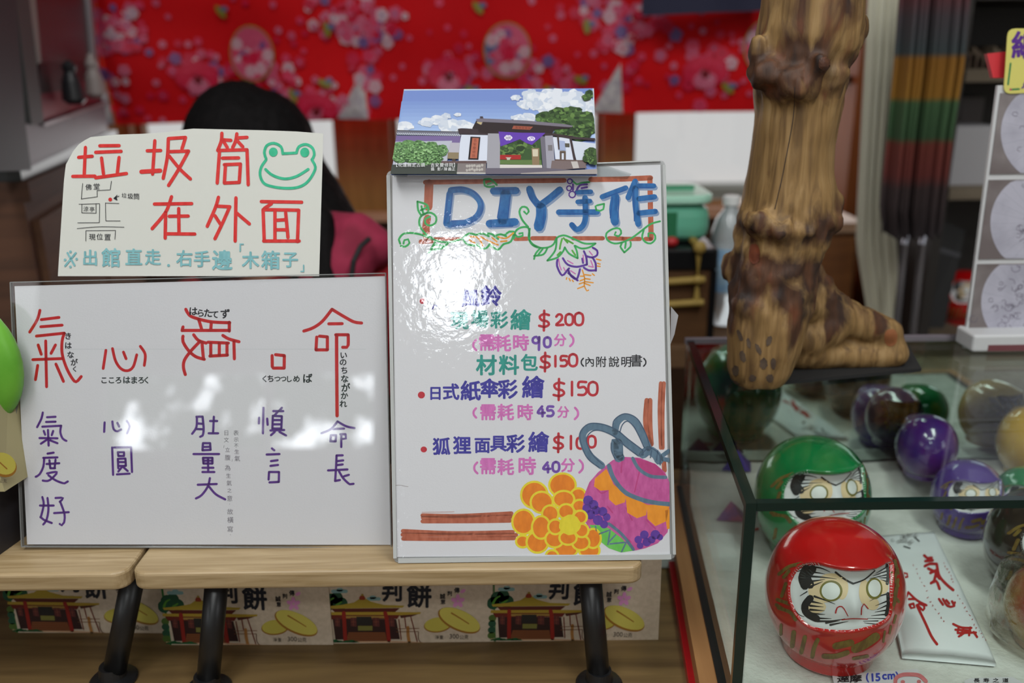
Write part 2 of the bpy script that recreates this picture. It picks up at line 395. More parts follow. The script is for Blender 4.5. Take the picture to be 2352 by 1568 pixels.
for i, (x, y, sx, sy) in enumerate(((-.55, -.1, .16, .64), (.65, -.1, .16, .64), (0, -1.3, .64, .16))):
    o = box('ceiling_light', (x-sx, y-sy, 2.66), (x+sx, y+sy, 2.70), wf, kind='structure')
    box('diffuser', (x-sx+.02, y-sy+.02, 2.65), (x+sx-.02, y+sy-.02, 2.66), mat('diffuser', (240, 245, 245), .5, emit=2), o)

# ------------------------------------------------------------------ red floral valance on a rod
ZH = 1.235                                                  # hem height at its left end
YV = 2.12
def wav(x): return .022*sin(x*7.3+.4)+.010*sin(x*17+1)
def hem(x): return ony(lerp(250, 1740, (x+1.0)/1.62), 288-(x+1.0)/1.62*34, YV).z
def cloth_pt(x, z): return Vector((x, YV+wav(x)*(1+.5*(1.5-z))+.006*sin(z*30+x*5), z))
xa, xb, zt = ony(212, 100, YV).x, ony(1790, 100, YV).x, 1.78
red_cloth = mat('red_cotton', (214, 12, 20), .8, c2=(190, 6, 16), scale=(3, 3, 3), lo=.3, hi=.7, spec=.2)
val = thing('fabric_valance', 'red cotton valance printed with flowers, hanging across the far windows', 'curtain', (0, YV, 1.78))
slits = [ony(x, 200, YV).x for x in (250, 838, 1424)]
edges = [xa-.02]+slits+[xb]
for k in range(4):
    x0, x1 = edges[k], edges[k+1]
    if k == 0: x0 = ony(205, 100, YV).x
    vs = []; fs = []; nx = max(4, int((x1-x0)/.02)); nz = 26
    for i in range(nx+1):
        for j in range(nz+1):
            u = i/nx; zb = hem(lerp(x0, x1, u)); z = lerp(zt, zb, j/nz)
            x = lerp(x0, x1, u)
            # the right-hand lower corner of each panel is folded back
            if k < 3:
                f = max(0, (zb+.115-z))*.30; x = min(x, x1-f*.75)
            if k > 0: f = max(0, (zb+.115-z))*.05; x = max(x, x0+f)
            vs.append(cloth_pt(x, z)+Vector((0, .004*(k % 2), 0)))
    for i in range(nx):
        for j in range(nz): a = i*(nz+1)+j; fs.append((a, a+nz+1, a+nz+2, a+1))
    mk('cloth_panel', vs, fs, red_cloth, val, smooth=True)
wfold = mat('cloth_reverse', (196, 190, 190), .8, c2=(170, 160, 170), scale=(60, 60, 60))
for sx in slits:
    zb = hem(sx); vs = [cloth_pt(sx, zb+.115)+Vector((0, -.006, 0)), cloth_pt(sx-.066, zb+.004)+Vector((0, -.006, 0)), cloth_pt(sx+.008, zb+.002)+Vector((0, -.012, 0)), cloth_pt(sx-.02, zb+.03)+Vector((0, -.018, 0))]
    mk('folded_corner', vs, [(0, 1, 3), (0, 3, 2), (1, 2, 3)], wfold, val)
R = random.Random(5)
def csurf(x, y, l): return cloth_pt(x, y)+Vector((0, -.003-l*20, 0))
P = Print(csurf, 0, .00002)
pink = ink((214, 60, 96)); pale = ink((206, 104, 132)); hot = ink((206, 24, 66)); white = ink((206, 166, 178)); viol = ink((120, 84, 140)); blu = ink((96, 110, 150)); grn = ink((140, 130, 50)); dk = ink((120, 10, 30)); rose = ink((206, 84, 116))
def blossom(x, z, r, m, c, n=5):
    a0 = R.random()*6; P.l += .0000008
    for i in range(n): P.disc(x+r*.62*cos(a0+2*pi*i/n), z+r*.62*sin(a0+2*pi*i/n), r*.5, r*.5, m, n=8)
    P.disc(x, z, r*.3, r*.3, c, n=6)
per = ony(1168, 110, YV).x-ony(578, 110, YV).x
def cx(px): return ony(px, 110, YV).x
def cz(py): return ony(1000, py, YV).z
for k in (-1, 0, 1, 2):
    dx = k*per
    def ok(x): return xa+.02 < x < xb-.01
    def bl(px, py, r, m, c, n=5):
        x, z = cx(px)+dx, cz(py)
        r *= YV/2000*.98
        if ok(x) and hem(x)+r < z < zt: blossom(x, z, r, m, c, n)
    for q in range(80):                                    # loose petals
        bl(R.uniform(280, 870), R.uniform(-260, 270), R.uniform(5, 9), R.choice([pink, rose, hot, pale]), hot)
    for (ax, ay, s, nq) in ((445, 165, 62, 34), (800, 30, 75, 40), (830, 80, 50, 20), (290, 60, 55, 30), (720, 240, 60, 28), (640, 180, 50, 18), (560, -120, 80, 40), (380, -160, 70, 30), (250, 180, 40, 12)):
        for q in range(nq): bl(R.gauss(ax, s*.55), R.gauss(ay, s*.5), R.uniform(6, 15), R.choice([pink, hot, pale, rose, rose, white, viol, hot]), R.choice([dk, hot, blu]))
    P.up()
    for (ax, ay) in ((440, 170), (720, 246)):
        for q in range(14): bl(ax+34*cos(q*.45), ay+20*sin(q*.45), 15, hot, pink)
        for q in range(8): bl(ax+14*cos(q*.8), ay+22+8*sin(q*.8), 11, pale, white)
        bl(ax, ay+8, 9, dk, dk)
    for (ax, ay) in ((575, 118),):                          # round flower medallion
        P.up(); x, z = cx(ax)+dx, cz(ay); u = YV/2000*.98
        if ok(x-.05):
            P.disc(min(x, xb), z, 53*u, 60*u, grn, n=28); P.up(); P.disc(x, z, 50*u, 57*u, rose, n=28); P.up()
            for q in range(46):
                a, rr = R.random()*6.28, 44*R.random()**.5; bl(ax+rr*cos(a), ay+rr*1.15*sin(a), R.uniform(7, 12), R.choice([pink, hot, viol, blu, pale, white, rose]), R.choice([dk, white, hot]))
            P.up()
            for bx_, by_ in ((540, 95), (614, 122), (596, 152), (570, 158), (580, 128)): bl(bx_, by_, 12, white if bx_ != 580 else hot, hot, 7)
    for (ax, ay, rt) in ((510, 20, .9), (758, 65, 1.5), (745, 188, .4), (670, 215, 1.2), (490, 210, .7), (400, 262, .3)):
        x, z = cx(ax)+dx, cz(ay)
        if ok(x) and z > hem(x)+.02:
            P.up().disc(x, z, .017, .008, grn, rot=-rt, n=10); P.disc(x+.01, z+.006, .010, .006, blu, n=8)
    P.l = 0
P.make('printed_flowers', val, kind='stuff')
G().tube([(xa-.1, YV, 1.79), (xb+.05, YV, 1.79)], .012).make('curtain_rod', frame_wood, val)
o = G(); nb = 12
A = [ony(1474, -60, 2.0), ony(1474, 36, 2.0), ony(1760, 24, 2.0), ony(1770, -60, 2.0)]
vs = []
for i in range(nb+1):
    for j in range(5):
        u, v = i/nb, j/4; p = (A[0]*(1-u)+A[3]*u)*(1-v)+(A[1]*(1-u)+A[2]*u)*v; vs.append(p+Vector((0, .01*sin(u*9), 0)))
mk('navy_cloth', vs, [(i*5+j, i*5+j+1, i*5+j+6, i*5+j+5) for i in range(nb) for j in range(4)], mat('navy_cotton', (42, 42, 66), .85), smooth=True, label='dark navy cloth hanging over the right end of the red valance', cat='cloth')

# ------------------------------------------------------------------ left: counter and grey display cabinet
cr = wood('counter_wood', (92, 60, 42), (72, 46, 32), (2, 2, 30), .8); blk = mat('black_plastic', (18, 18, 20), .35)
L1, L2 = at(52, 396, 1.30), at(250, 300, 1.95)
dirR = Vector((L2.x-L1.x, L2.y-L1.y, 0)).normalized(); back = Vector((-dirR.y, dirR.x, 0)); zct = L1.z-.012
def quadbox(p, q, depth, z0, z1):
    p = Vector((p.x, p.y, 0)); q = Vector((q.x, q.y, 0)); b = back*depth
    return [Vector((v.x, v.y, z0)) for v in (p, q, q+b, p+b)], [Vector((v.x, v.y, z1)) for v in (p, q, q+b, p+b)]
cab = thing('side_counter', 'brown wooden counter against the left wall, below the grey display cabinet', 'counter', (L1.x, L1.y, 0))
p0, p1 = L1-dirR*.02, L1+dirR*.85
G().hexa(*quadbox(p0, p1, .40, .0, zct-.03)).make('body', cr, cab)
G().hexa(*quadbox(p0-back*.01, p1-back*.01, .42, zct-.03, zct)).make('countertop', wood('counter_top', (84, 54, 38), (64, 40, 28), (2, 2, 30), .8), cab)
for s0, s1 in ((.0, .40), (.42, .82)):
    G().hexa(*quadbox(L1+dirR*s0-back*.012, L1+dirR*s1-back*.012, .012, .15, zct-.06)).make('door', wood('counter_door', (104, 70, 46), (84, 54, 36), (3, 3, 26), .8), cab)
dc = thing('display_cabinet', 'grey metal display cabinet with a dark glass front, standing on the left counter', 'cabinet', (L1.x, L1.y, zct))
gm = mat('grey_metal', (66, 66, 70), .6, spec=.3); gm2 = mat('brushed_silver', (120, 112, 120), .5, spec=.3)
PCB = Plane(L1, back); sgn = -1 if PCB.n.dot(back) > 0 else 1
def cs_(x, y, l=0): return PCB(x, y, 0)-back*l               # l > 0 comes forward
def cslab(name, poly, l0, l1, m, **k): return slab(name, poly, cs_, l0, l1, m, dc, **k)
L3 = L1+dirR*.95
G().hexa(*quadbox(L1-dirR*.01, L1+dirR*.80, .36, zct, zct+.022)).make('black_base', blk, dc)
cslab('lower_panel', [(38, 286), (94, 282), (240, 232), (248, 300), (52, 392)], -.012, 0, gm2)
cslab('lower_edge', [(94, 283), (240, 232), (240, 238), (94, 291)], .001, .006, mat('pale_metal_edge', (150, 140, 146), .35))
cslab('corner_column', [(-80, -80), (10, -80), (38, 286), (52, 392), (-80, 396)], -.02, .012, gm)
cslab('dark_channel', [(10, -80), (20, -80), (66, 284), (38, 286)], -.012, -.008, blk)
cslab('front_column', [(20, -80), (52, -80), (95, 283), (66, 286)], -.02, .004, mat('grey_panel', (84, 84, 84), .6, spec=.3))
cslab('red_seal', [(52, -80), (56, -80), (92, 200), (95, 283)], -.02, -.004, mat('red_seal', (120, 30, 44), .5))
cslab('white_strip', [(56, -80), (76, -80), (97, 142), (90, 146)], -.004, -.001, mat('pale_strip', (150, 152, 148), .5))
cslab('upper_panel', [(74, -80), (194, -80), (218, 142), (97, 142)], -.008, -.005, mat('dark_taupe', (70, 60, 62), .35))
cslab('painted_shadow', [(97, 142), (218, 140), (226, 180), (150, 214), (100, 222)], -.008, -.005, mat('dark_maroon', (30, 20, 24), .4))  # dark sheet painted as the shadow band above the shelf
cslab('right_edge', [(194, -80), (199, -80), (230, 215), (220, 205)], -.02, .004, mat('pale_metal_edge'))
cslab('red_reflection_shelf', [(98, 216), (150, 208), (228, 172), (240, 232), (94, 283)], -.007, -.004, mat('red_reflection_shelf', (120, 26, 46), .35))  # shelf with the valance's red reflection put into its colour
G().hexa(*quadbox(L1+dirR*.0+back*.10, L1+dirR*.78+back*.10, .24, zct+.022, cs_(150, -80).z)).make('cabinet_shell', mat('cabinet_shell', (50, 48, 52), .5), dc)
for x_, y_, h_, c_ in ((139, 240, .075, (44, 44, 48)), (192, 226, .085, (160, 148, 146))):
    p = cs_(x_, y_, .024)
    G().lathe([(.012, 0), (.020, .008), (.016, .04), (.010, .055), (.013, .065), (.004, h_)], p, 14).make('figurine', mat('figurine_%d' % c_[0], c_, .3), dc)

# ------------------------------------------------------------------ right: shelf unit, curtain, rainbow cloth
shelf_c = mat('shelf_board', (120, 108, 92), .6, c2=(100, 88, 72), scale=(2, 20, 20)); shelf_d = mat('shelf_dark_wood', (44, 40, 38), .6)  # pale boards, and dark wood for back, sides and top shelf
YS = 1.62
sx0 = .815; sx1 = sx0+.85; SDp = .22
su = thing('shelf_unit', 'dark open shelf unit with pale boards at the right, behind the glass case', 'shelf', (sx0, YS, 0))
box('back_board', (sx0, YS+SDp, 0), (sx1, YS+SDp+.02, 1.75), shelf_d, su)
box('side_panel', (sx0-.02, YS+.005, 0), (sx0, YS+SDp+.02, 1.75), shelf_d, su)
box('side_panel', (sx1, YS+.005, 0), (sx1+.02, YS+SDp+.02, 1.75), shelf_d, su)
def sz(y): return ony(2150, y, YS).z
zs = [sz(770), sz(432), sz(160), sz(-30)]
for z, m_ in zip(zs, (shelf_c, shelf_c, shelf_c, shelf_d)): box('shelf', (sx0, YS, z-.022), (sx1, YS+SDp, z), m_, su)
box('lower_front', (sx0, YS+.02, 0), (sx1, YS+.03, zs[0]-.022), wood('shelf_front', (120, 88, 60), (100, 70, 46), (3, 3, 30)), su)
def sit(name, px0, px1, ytop, z, dep, m, y0=YS+.04, **k):
    a, b = ony(px0, 500, y0).x, ony(px1, 500, y0).x
    return box(name, (a, y0, z), (b, y0+dep, ony((px0+px1)/2, ytop, y0).z), m, **k)
sit('storage_box', 2150, 2268, 290, zs[1], .12, mat('white_card', (168, 166, 170), .6), label='plain white cardboard box on the middle shelf', cat='box')
sit('storage_box', 2172, 2222, 224, zs[1], .03, mat('grey_card', (96, 90, 90), .6), YS+.175, label='small grey box at the back of the middle shelf, behind the white box', cat='box')
g = G()
for k in range(9):
    a = ony(2205+k*16, 100, YS+.06).x; g.add(*(lambda v, f: (v, f))(*[[Vector((a, YS+.06, zs[2])), Vector((a+.02, YS+.06, zs[2])), Vector((a+.02, YS+.19, zs[2]+.012)), Vector((a, YS+.19, zs[2]+.012)), Vector((a, YS+.06, zs[2]+.02+.01*(k % 3))), Vector((a+.02, YS+.06, zs[2]+.025)), Vector((a+.02, YS+.19, zs[2]+.04)), Vector((a, YS+.19, zs[2]+.04))], [(0, 1, 2, 3), (4, 5, 6, 7), (0, 1, 5, 4), (1, 2, 6, 5), (2, 3, 7, 6), (3, 0, 4, 7)]]))
g.make('cloth_bundle', mat('brown_cloth', (70, 52, 42), .8, c2=(100, 86, 70), scale=(40, 40, 40)), label='crumpled brown cloth bundle on the upper shelf', cat='cloth')
# black folded case leaning on the lowest shelf
b0 = ony(2118, 722, YS+.05); b1 = ony(2150, 722, YS+.05); tt = ony(2160, 500, YS+.12); wv = b1.x-b0.x
bot = [Vector((b0.x, YS+.05, zs[0])), Vector((b1.x+.02, YS+.05, zs[0])), Vector((b1.x+.02, YS+.10, zs[0])), Vector((b0.x, YS+.10, zs[0]))]
top = [v+Vector((.035, .04, tt.z-zs[0])) for v in bot]; top[1].z -= .02; top[2].z -= .02
o = G().hexa(bot, top).make('black_case', mat('black_leatherette', (14, 14, 16), .5), label='tall black case leaning on the lowest shelf beside the red daruma', cat='case')
o2 = G().hexa([lerp(a, b, .72)+Vector((-.001, -.002, 0)) for a, b in zip(bot, top)], [lerp(a, b, .76)+Vector((.001, -.002, 0)) for a, b in zip(bot, top)]).make('band', mat('grey_band', (60, 60, 66), .4), o)
# white hanging curtain
YC = 1.58
c0 = [(1996, -40), (1978, 300), (1966, 560), (1990, 700), (2010, 900)]; c1 = [(2092, -40), (2075, 200), (2052, 450), (2062, 600), (2070, 900)]
def interp(tab, y):
    for (a, ya), (b, yb) in zip(tab, tab[1:]):
        if y <= yb: return lerp(a, b, (y-ya)/(yb-ya))
    return tab[-1][0]
vs = []; n = 30
for j in range(25):
    y = -40+940*j/24; a, b = ony(interp(c0, y), y, YC), ony(interp(c1, y), y, YC)
    for i in range(n+1):
        p = a.lerp(b, i/n); vs.append(p+Vector((0, .007*sin(i*1.05)+.003*sin(i*2.3), 0)))
mk('white_curtain', vs, [(j*(n+1)+i, j*(n+1)+i+1, (j+1)*(n+1)+i+1, (j+1)*(n+1)+i) for j in range(24) for i in range(n)], mat('cream_cotton', (206, 202, 184), .85), smooth=True, label='cream white curtain hanging beside the orange window post', cat='curtain')
# rainbow striped cloth
def ramp_mat(name, stops, axis_z0, axis_z1, rough=.85):
    M = bpy.data.materials.new(name); M.use_nodes = True; nt = M.node_tree; b = nt.nodes['Principled BSDF']; b.inputs['Roughness'].default_value = rough; b.inputs['Specular IOR Level'].default_value = .2
    tc = nt.nodes.new('ShaderNodeTexCoord'); sp = nt.nodes.new('ShaderNodeSeparateXYZ'); mr = nt.nodes.new('ShaderNodeMapRange'); mr.inputs[1].default_value = axis_z0; mr.inputs[2].default_value = axis_z1
    r = nt.nodes.new('ShaderNodeValToRGB'); nt.links.new(tc.outputs['Object'], sp.inputs[0]); nt.links.new(sp.outputs[2], mr.inputs[0]); nt.links.new(mr.outputs[0], r.inputs[0]); nt.links.new(r.outputs[0], b.inputs[0])
    e = r.color_ramp.elements
    while len(e) < len(stops): e.new(.5)
    for el, (p, c) in zip(e, stops): el.position = p; el.color = lin(c)
    return M
YR = 1.45
def rz(y): return ony(2130, y, YR).z
r0 = [(2078, -60), (2060, 150), (2045, 300), (2028, 480), (2034, 520)]; r1 = [(2222, -60), (2204, 150), (2180, 300), (2160, 470), (2150, 540)]
vs = []; n = 60
yb_ = 540
for j in range(31):
    y = -60+(yb_+60)*j/30
    a, b = ony(interp(r0, y), y, YR), ony(interp(r1, y), y, YR)
    for i in range(n+1):
        p = a.lerp(b, i/n); vs.append(p+Vector((0, .020*sin(i*.62)+.012*sin(i*1.5+1), .004*sin(i*.6)*(j/30))))
zb_ = min(v.z for v in vs)
K = lambda y: (rz(y)-zb_)/(rz(-60)-zb_)
st = [(0, (52, 46, 48)), (K(430), (64, 52, 52)), (K(400), (104, 52, 48)), (K(330), (112, 56, 48)), (K(315), (60, 84, 58)), (K(235), (66, 92, 62)), (K(222), (140, 100, 40)), (K(135), (136, 94, 40)), (K(122), (66, 74, 76)), (K(40), (78, 70, 74)), (1, (120, 48, 52))]
o = mk('striped_cloth', vs, [(j*(n+1)+i, j*(n+1)+i+1, (j+1)*(n+1)+i+1, (j+1)*(n+1)+i) for j in range(30) for i in range(n)], ramp_mat('rainbow_stripes', st, 0, rz(-60)-zb_), smooth=True, label='folded cloth with ochre, green and rust bands hanging before the shelf unit', cat='cloth')
g = G().tube([(ony(2060, 0, YR).x, YR+.03, rz(-60)), (sx1, YR+.03, rz(-60))], .008).make('hanging_rail', gm, label='thin metal rail above the frame that holds the striped cloth', cat='rail')
g = G()
for x, c in ((2052, 0), (2092, 1)):
    a = ony(x+26, 560, 1.5); b = ony(x, 810, 1.5); g.tube([a+Vector((.02, .02, .12)), a, b], .006)
g.make('umbrella_stand', mat('chrome', (150, 150, 158), .25, metal=.8), label='slim chrome rods of a stand below the striped cloth', cat='stand')

# ------------------------------------------------------------------ middle background, seen between the tall sign and the driftwood
YT = 1.55
tb = wood('rear_table_wood', (110, 84, 60), (88, 64, 44), (3, 30, 8))
zt2 = ony(1600, 770, 1.35).z
rt = thing('rear_table', 'brown wooden side table behind the tall sign and the glass case', 'table', (.55, 1.5, 0))
XT = .57
box('table_top', (.18, 1.28, zt2-.03), (XT, 1.60, zt2), tb, rt)
for x in (.2, XT-.06):
    for y in (1.30, 1.55): box('leg', (x, y, 0), (x+.04, y+.04, zt2-.03), tb, rt)
# brown drawer block with a pale top below the window
dz0, dz1 = ony(1900, 760, 1.6).z, ony(1900, 556, 1.6).z
dr = thing('drawer_chest', 'orange-brown drawer chest with a pale top, seen right of the driftwood', 'chest', (ony(1850, 600, 1.8).x, 1.8, 0))
xa_, xb_ = ony(1790, 600, 1.8).x, ony(1970, 600, 1.8).x
box('body', (xa_, 1.81, .0), (xb_, 2.15, dz1-.02), wood('chest_wood', (118, 74, 40), (96, 58, 30), (3, 3, 20)), dr)
box('top', (xa_-.01, 1.80, dz1-.02), (xb_+.01, 2.16, dz1), sill_wood, dr)
for k in range(2): box('drawer', (xa_+.01, 1.80, dz1-.16-.17*k), (xb_-.01, 1.81, dz1-.03-.17*k), wood('drawer_front', (140, 88, 44), (112, 66, 32), (3, 3, 20)), dr)
# black trunk box with a gold cord
bx = thing('corded_box', 'black and brown box tied with a gold cord, between the tall sign and the driftwood', 'box', (ony(1560, 750, 1.3).x, 1.3, zt2))
a, b = ony(1470, 600, 1.3).x, ony(1650, 600, 1.3).x; zt3 = ony(1600, 572, 1.3).z
z_lid = ony(1600, 622, 1.3).z
G().rbox(rrect(a, 1.3, b, 1.5, .006), z_lid, zt3, .004).make('lid', mat('black_lacquer', (14, 15, 17), .3), bx)
box('body', (a+.004, 1.304, zt2), (b-.006, 1.496, z_lid), wood('box_body', (92, 62, 36), (70, 46, 26), (3, 3, 30)), bx)
x_ = ony(1640, 600, 1.3).x; box('corner_edge', (x_-.004, 1.300, zt2), (b-.001, 1.304, z_lid), mat('black_lacquer'), bx)
cord = mat('gold_cord', (150, 124, 58), .6); g = G(); c_ = ony(1603, 600, 1.3).x
g.tube([(c_, 1.40, zt3+.006), (c_, 1.296, zt3+.004), (c_, 1.294, ony(1600, 694, 1.3).z)], .0062)
for yy in (640, 692): z_ = ony(1600, yy, 1.3).z; g.tube([(a-.002, 1.296, z_-.006), (c_, 1.293, z_), (c_+.01, 1.293, z_)], .0055)
g.ell((c_, 1.292, zt3+.004), (.010, .008, .010)); g.ell((c_, 1.292, ony(1600, 640, 1.3).z), (.010, .007, .007)); g.make('cord', cord, bx)
# translucent green tub and water bottle on top / behind
zt4 = zt3
yb4 = 1.34
tg = thing('storage_tub', 'translucent green plastic tub with a handle, on top of the corded box', 'container', (ony(1540, 560, yb4).x, yb4+.08, zt3))
a, b = ony(1440, 520, yb4).x, ony(1636, 520, yb4).x; zz = ony(1580, 470, yb4).z
G().rbox(rrect(a, yb4, b, yb4+.15, .03), zt3+.001, zz, .02).make('body', mat('green_plastic', (110, 190, 160), .3, trans=.25), tg)
G().rbox(rrect(a-.003, yb4-.003, b+.003, yb4+.153, .032), zz, zz+.014, .004).make('rim', mat('pale_green_plastic', (176, 226, 204), .25), tg)
hz = ony(1580, 446, yb4).z
G().tube([(a+.02, yb4+.07, zz+.014), (a+.05, yb4+.07, hz), (ony(1575, 500, yb4).x, yb4+.07, hz), (ony(1612, 500, yb4).x, yb4+.07, zz+.016)], .005).make('handle', mat('dark_green_plastic', (30, 130, 90), .3), tg)
box('dark_contents', (a+.05, yb4-.002, zt3+.01), (ony(1555, 500, yb4).x, yb4+.0005, zt3+.05), mat('contents_green', (34, 110, 72), .5), tg)
G().ell((ony(1548, 556, 1.3).x, 1.318, zt3+.008), (.010, .008, .008)).make('red_cap', mat('red_plastic', (170, 30, 36), .4), tg)
wb = thing('water_bottle', 'clear plastic water bottle with a white cap, left of the driftwood', 'bottle', (ony(1672, 560, 1.42).x, 1.42, zt2))
c = Vector((ony(1674, 560, 1.42).x, 1.42, zt2)); hb = ony(1674, 452, 1.42).z-zt2
G().lathe([(.026, 0), (.031, .004), (.031, hb*.62), (.030, hb*.72), (.022, hb*.84), (.011, hb*.91), (.011, hb*.94)], c, 20).make('body', mat('clear_plastic', (226, 234, 238), .1, trans=.55), wb, smooth=True)
G().lathe([(.014, hb*.94), (.014, hb), (.012, hb+.002)], c, 16).make('cap', mat('white_plastic', (226, 226, 226), .4), wb)
G().lathe([(.0315, hb*.28), (.0315, hb*.62)], c, 20).make('label', mat('bottle_label', (176, 204, 222), .4, c2=(120, 160, 200), scale=(30, 30, 30)), wb)
for k, (x, y, w_, h_, cc) in enumerate(((1905, 722, 36, 20, (206, 196, 214)), (1890, 690, 24, 60, (70, 120, 120)))):
    p = ony(x, y, 1.35); box('small_packet', (p.x-.012, 1.35, zt2), (p.x+.014, 1.37, max(p.z, zt2+.012)+h_*.0004), mat('packet_%d' % k, cc, .5), label=('small white packet' if k == 0 else 'slim teal packet')+' on the rear table behind the driftwood foot', cat='packet')
# ------------------------------------------------------------------ main table and the two low display stands
TZ = .831; BZ = .96
oak = wood('oak_laminate', (178, 155, 120), (148, 124, 88), (5, 90, 90), .42, .1, 2.5, .3, .66)
tablewood = wood('table_wood', (122, 98, 62), (86, 66, 40), (3.5, 42, 20), .45, .12, 1.2, .3, .7)
mt = thing('counter_table', 'long wood-grain table carrying the low stands, boxes and glass case', 'table', (0, .4, 0))
box('table_top', (-.95, .40, TZ-.03), (1.25, 1.06, TZ), tablewood, mt)
for x in (-.92, 1.16):
    for y in (.43, .97): box('leg', (x, y, 0), (x+.06, y+.06, TZ-.03), dark_wood, mt)
blk_m = mat('black_metal', (20, 21, 24), .35, spec=.6)
YF = .619
def stand(name, label, xl, xr, legs):
    t = thing(name, label, 'stand', ((xl+xr)/2, YF, TZ), 'low wooden display stands on the counter table')
    G().rbox(rrect(xl, YF, xr, YF+.20, .012), BZ-.0165, BZ, .003).make('board', oak, t)
    for (tx, fx, fy, ty) in legs:
        G().tube([(fx, fy, TZ+.004), (tx, ty, BZ-.0165)], .0098, 24).make('leg', blk_m, t, smooth=True)
        G().lathe([(.020, 0), (.0205, .002), (.019, .0035), (.012, .006), (.0105, .016)], (fx, fy, TZ), 28).make('foot_flange', blk_m, t)
    return t
xg = onz(304, 1300, BZ).x; xe = onz(1476, 1290, BZ).x
def foot(x, y): return onz(x, y, TZ)
f1, f2, f3 = foot(262, 1562), foot(478, 1585), foot(1376, 1572)
stand('display_stand', 'oak display stand at the left edge carrying the black box', -.62, xg-.0015, [(onz(283, 1350, BZ-.02).x, f1.x, f1.y, YF+.035), (-.58, -.585, f1.y, YF+.035), (-.58, -.585, f1.y+.160, YF+.182)])
stand('display_stand', 'longer oak display stand carrying the two front signs', xg+.0015, xe, [(onz(482, 1350, BZ-.02).x, f2.x, f2.y, YF+.03), (onz(1359, 1345, BZ-.02).x, f3.x, f3.y, YF+.03), (onz(482, 1350, BZ-.02).x, f2.x, f2.y+.160, YF+.182), (onz(1359, 1345, BZ-.02).x, f3.x, f3.y+.13, YF+.165)])

# ------------------------------------------------------------------ signs
paper = mat('white_paper', (214, 214, 219), .7, bump=.05, bscale=700)
sheet_edge = mat('acrylic_edge', (150, 152, 152), .15, alpha=.55)
gloss = clear('acrylic_film', (252, 252, 252), ior=1.42)
lam = clear('laminate_film', (253, 253, 253), ior=1.42, bump=.35, bscale=130, bdist=.0006)
red = ink((196, 34, 40)); blackink = ink((24, 26, 36), 6); purp = ink((92, 50, 138)); pencil = ink((120, 116, 126))
# --- lower left sign
L = radians(12.6); PL = onz(470, 1254, BZ); n = Vector((0, -cos(L), sin(L))); SL = Plane(PL+n*.003, n)
outer = [(26, 648), (886, 627), (899, 1257), (52, 1254)]; inner = [(33, 657), (884, 634), (897, 1251), (62, 1250)]
t = thing('acrylic_sign', 'white handwritten sign in a clear acrylic holder, red and purple characters', 'sign', SL(470, 1254))
slab('paper_sheet', inner, SL, -.0006, -.0002, paper, t)
P = Print(SL, -.00018, .00001)
TB = (20, 640, 4.9); TC = (400, 640, 4.704); TD = (20, 920, 4.611); TE = (400, 920, 4.612)
P.stroke(pts('350,355 320,460 235,600; 365,460 565,435; 360,540 600,522; 310,645 625,612; 625,612 600,700 600,840 640,980 700,1100 755,1160 815,1100; 415,700 425,1215; 270,910 600,898; 330,745 365,850; 525,745 475,840; 325,975 300,1135; 530,960 615,1155', TB), 6.9, red)
P.stroke(pts('1093,805 1062,1010; 1167,785 1200,920 1260,1010 1335,1035 1400,990 1440,855; 1290,825 1320,900; 1480,760 1535,850 1525,975', TB), 6.6, red)
P.stroke(pts('125,330 160,390 230,425 400,465 600,475; 595,470 595,565; 95,558 595,558; 95,520 85,560; 265,440 295,540; 400,480 395,550; 95,620 95,680 150,770 230,840 325,870; 210,605 260,665 345,695; 275,680 180,780 110,880 100,960 120,1035; 300,690 315,860; 365,685 585,695; 395,700 395,830; 385,835 575,825; 570,700 570,825; 487,700 487,830; 525,612 590,650 700,680; 645,680 650,865; 1058,830 1060,950; 1095,820 1190,830; 1190,830 1188,965; 1188,965 1070,965; 1400,565 1500,530 1600,460 1705,330; 1705,330 1820,400 1940,465 2025,478; 1670,487 1815,485; 1540,630 1532,768; 1532,768 1655,768; 1655,768 1655,628; 1655,628 1570,620; 1745,605 1880,605; 1880,605 1880,715 1865,740 1820,740', TC), 7.4, red)
P.stroke(pts('1755,610 1755,800 1760,1480', TC), 8.0, red)
P.make('red_lettering', t)
P = Print(SL, -.00015, .00001)
P.chars('き 668 645 84|は 668 750 84|な 695 855 84|が 735 940 84|く 742 1015 70|こ 1072 1140 84|こ 1155 1140 84|ろ 1235 1140 84|は 1325 1138 90|ま 1410 1140 90|ろ 1490 1140 84|く 1550 1140 84', TB, blackink, .028)
P.chars('は 205 350 100|ら 285 370 90|た 365 370 100|て 440 385 90|ず 550 378 110|く 978 1080 80|ち 1042 1078 82|つ 1115 1080 74|つ 1180 1080 74|し 1240 1082 74|め 1322 1080 80|ば 1440 1075 108|い 1830 825 84|の 1825 900 84|ち 1838 988 84|な 1842 1080 90|が 1852 1175 100|か 1838 1262 84|れ 1826 1350 84', TC, blackink, .028)
P.make('black_lettering', t)
P = Print(SL, -.00012, .00001)
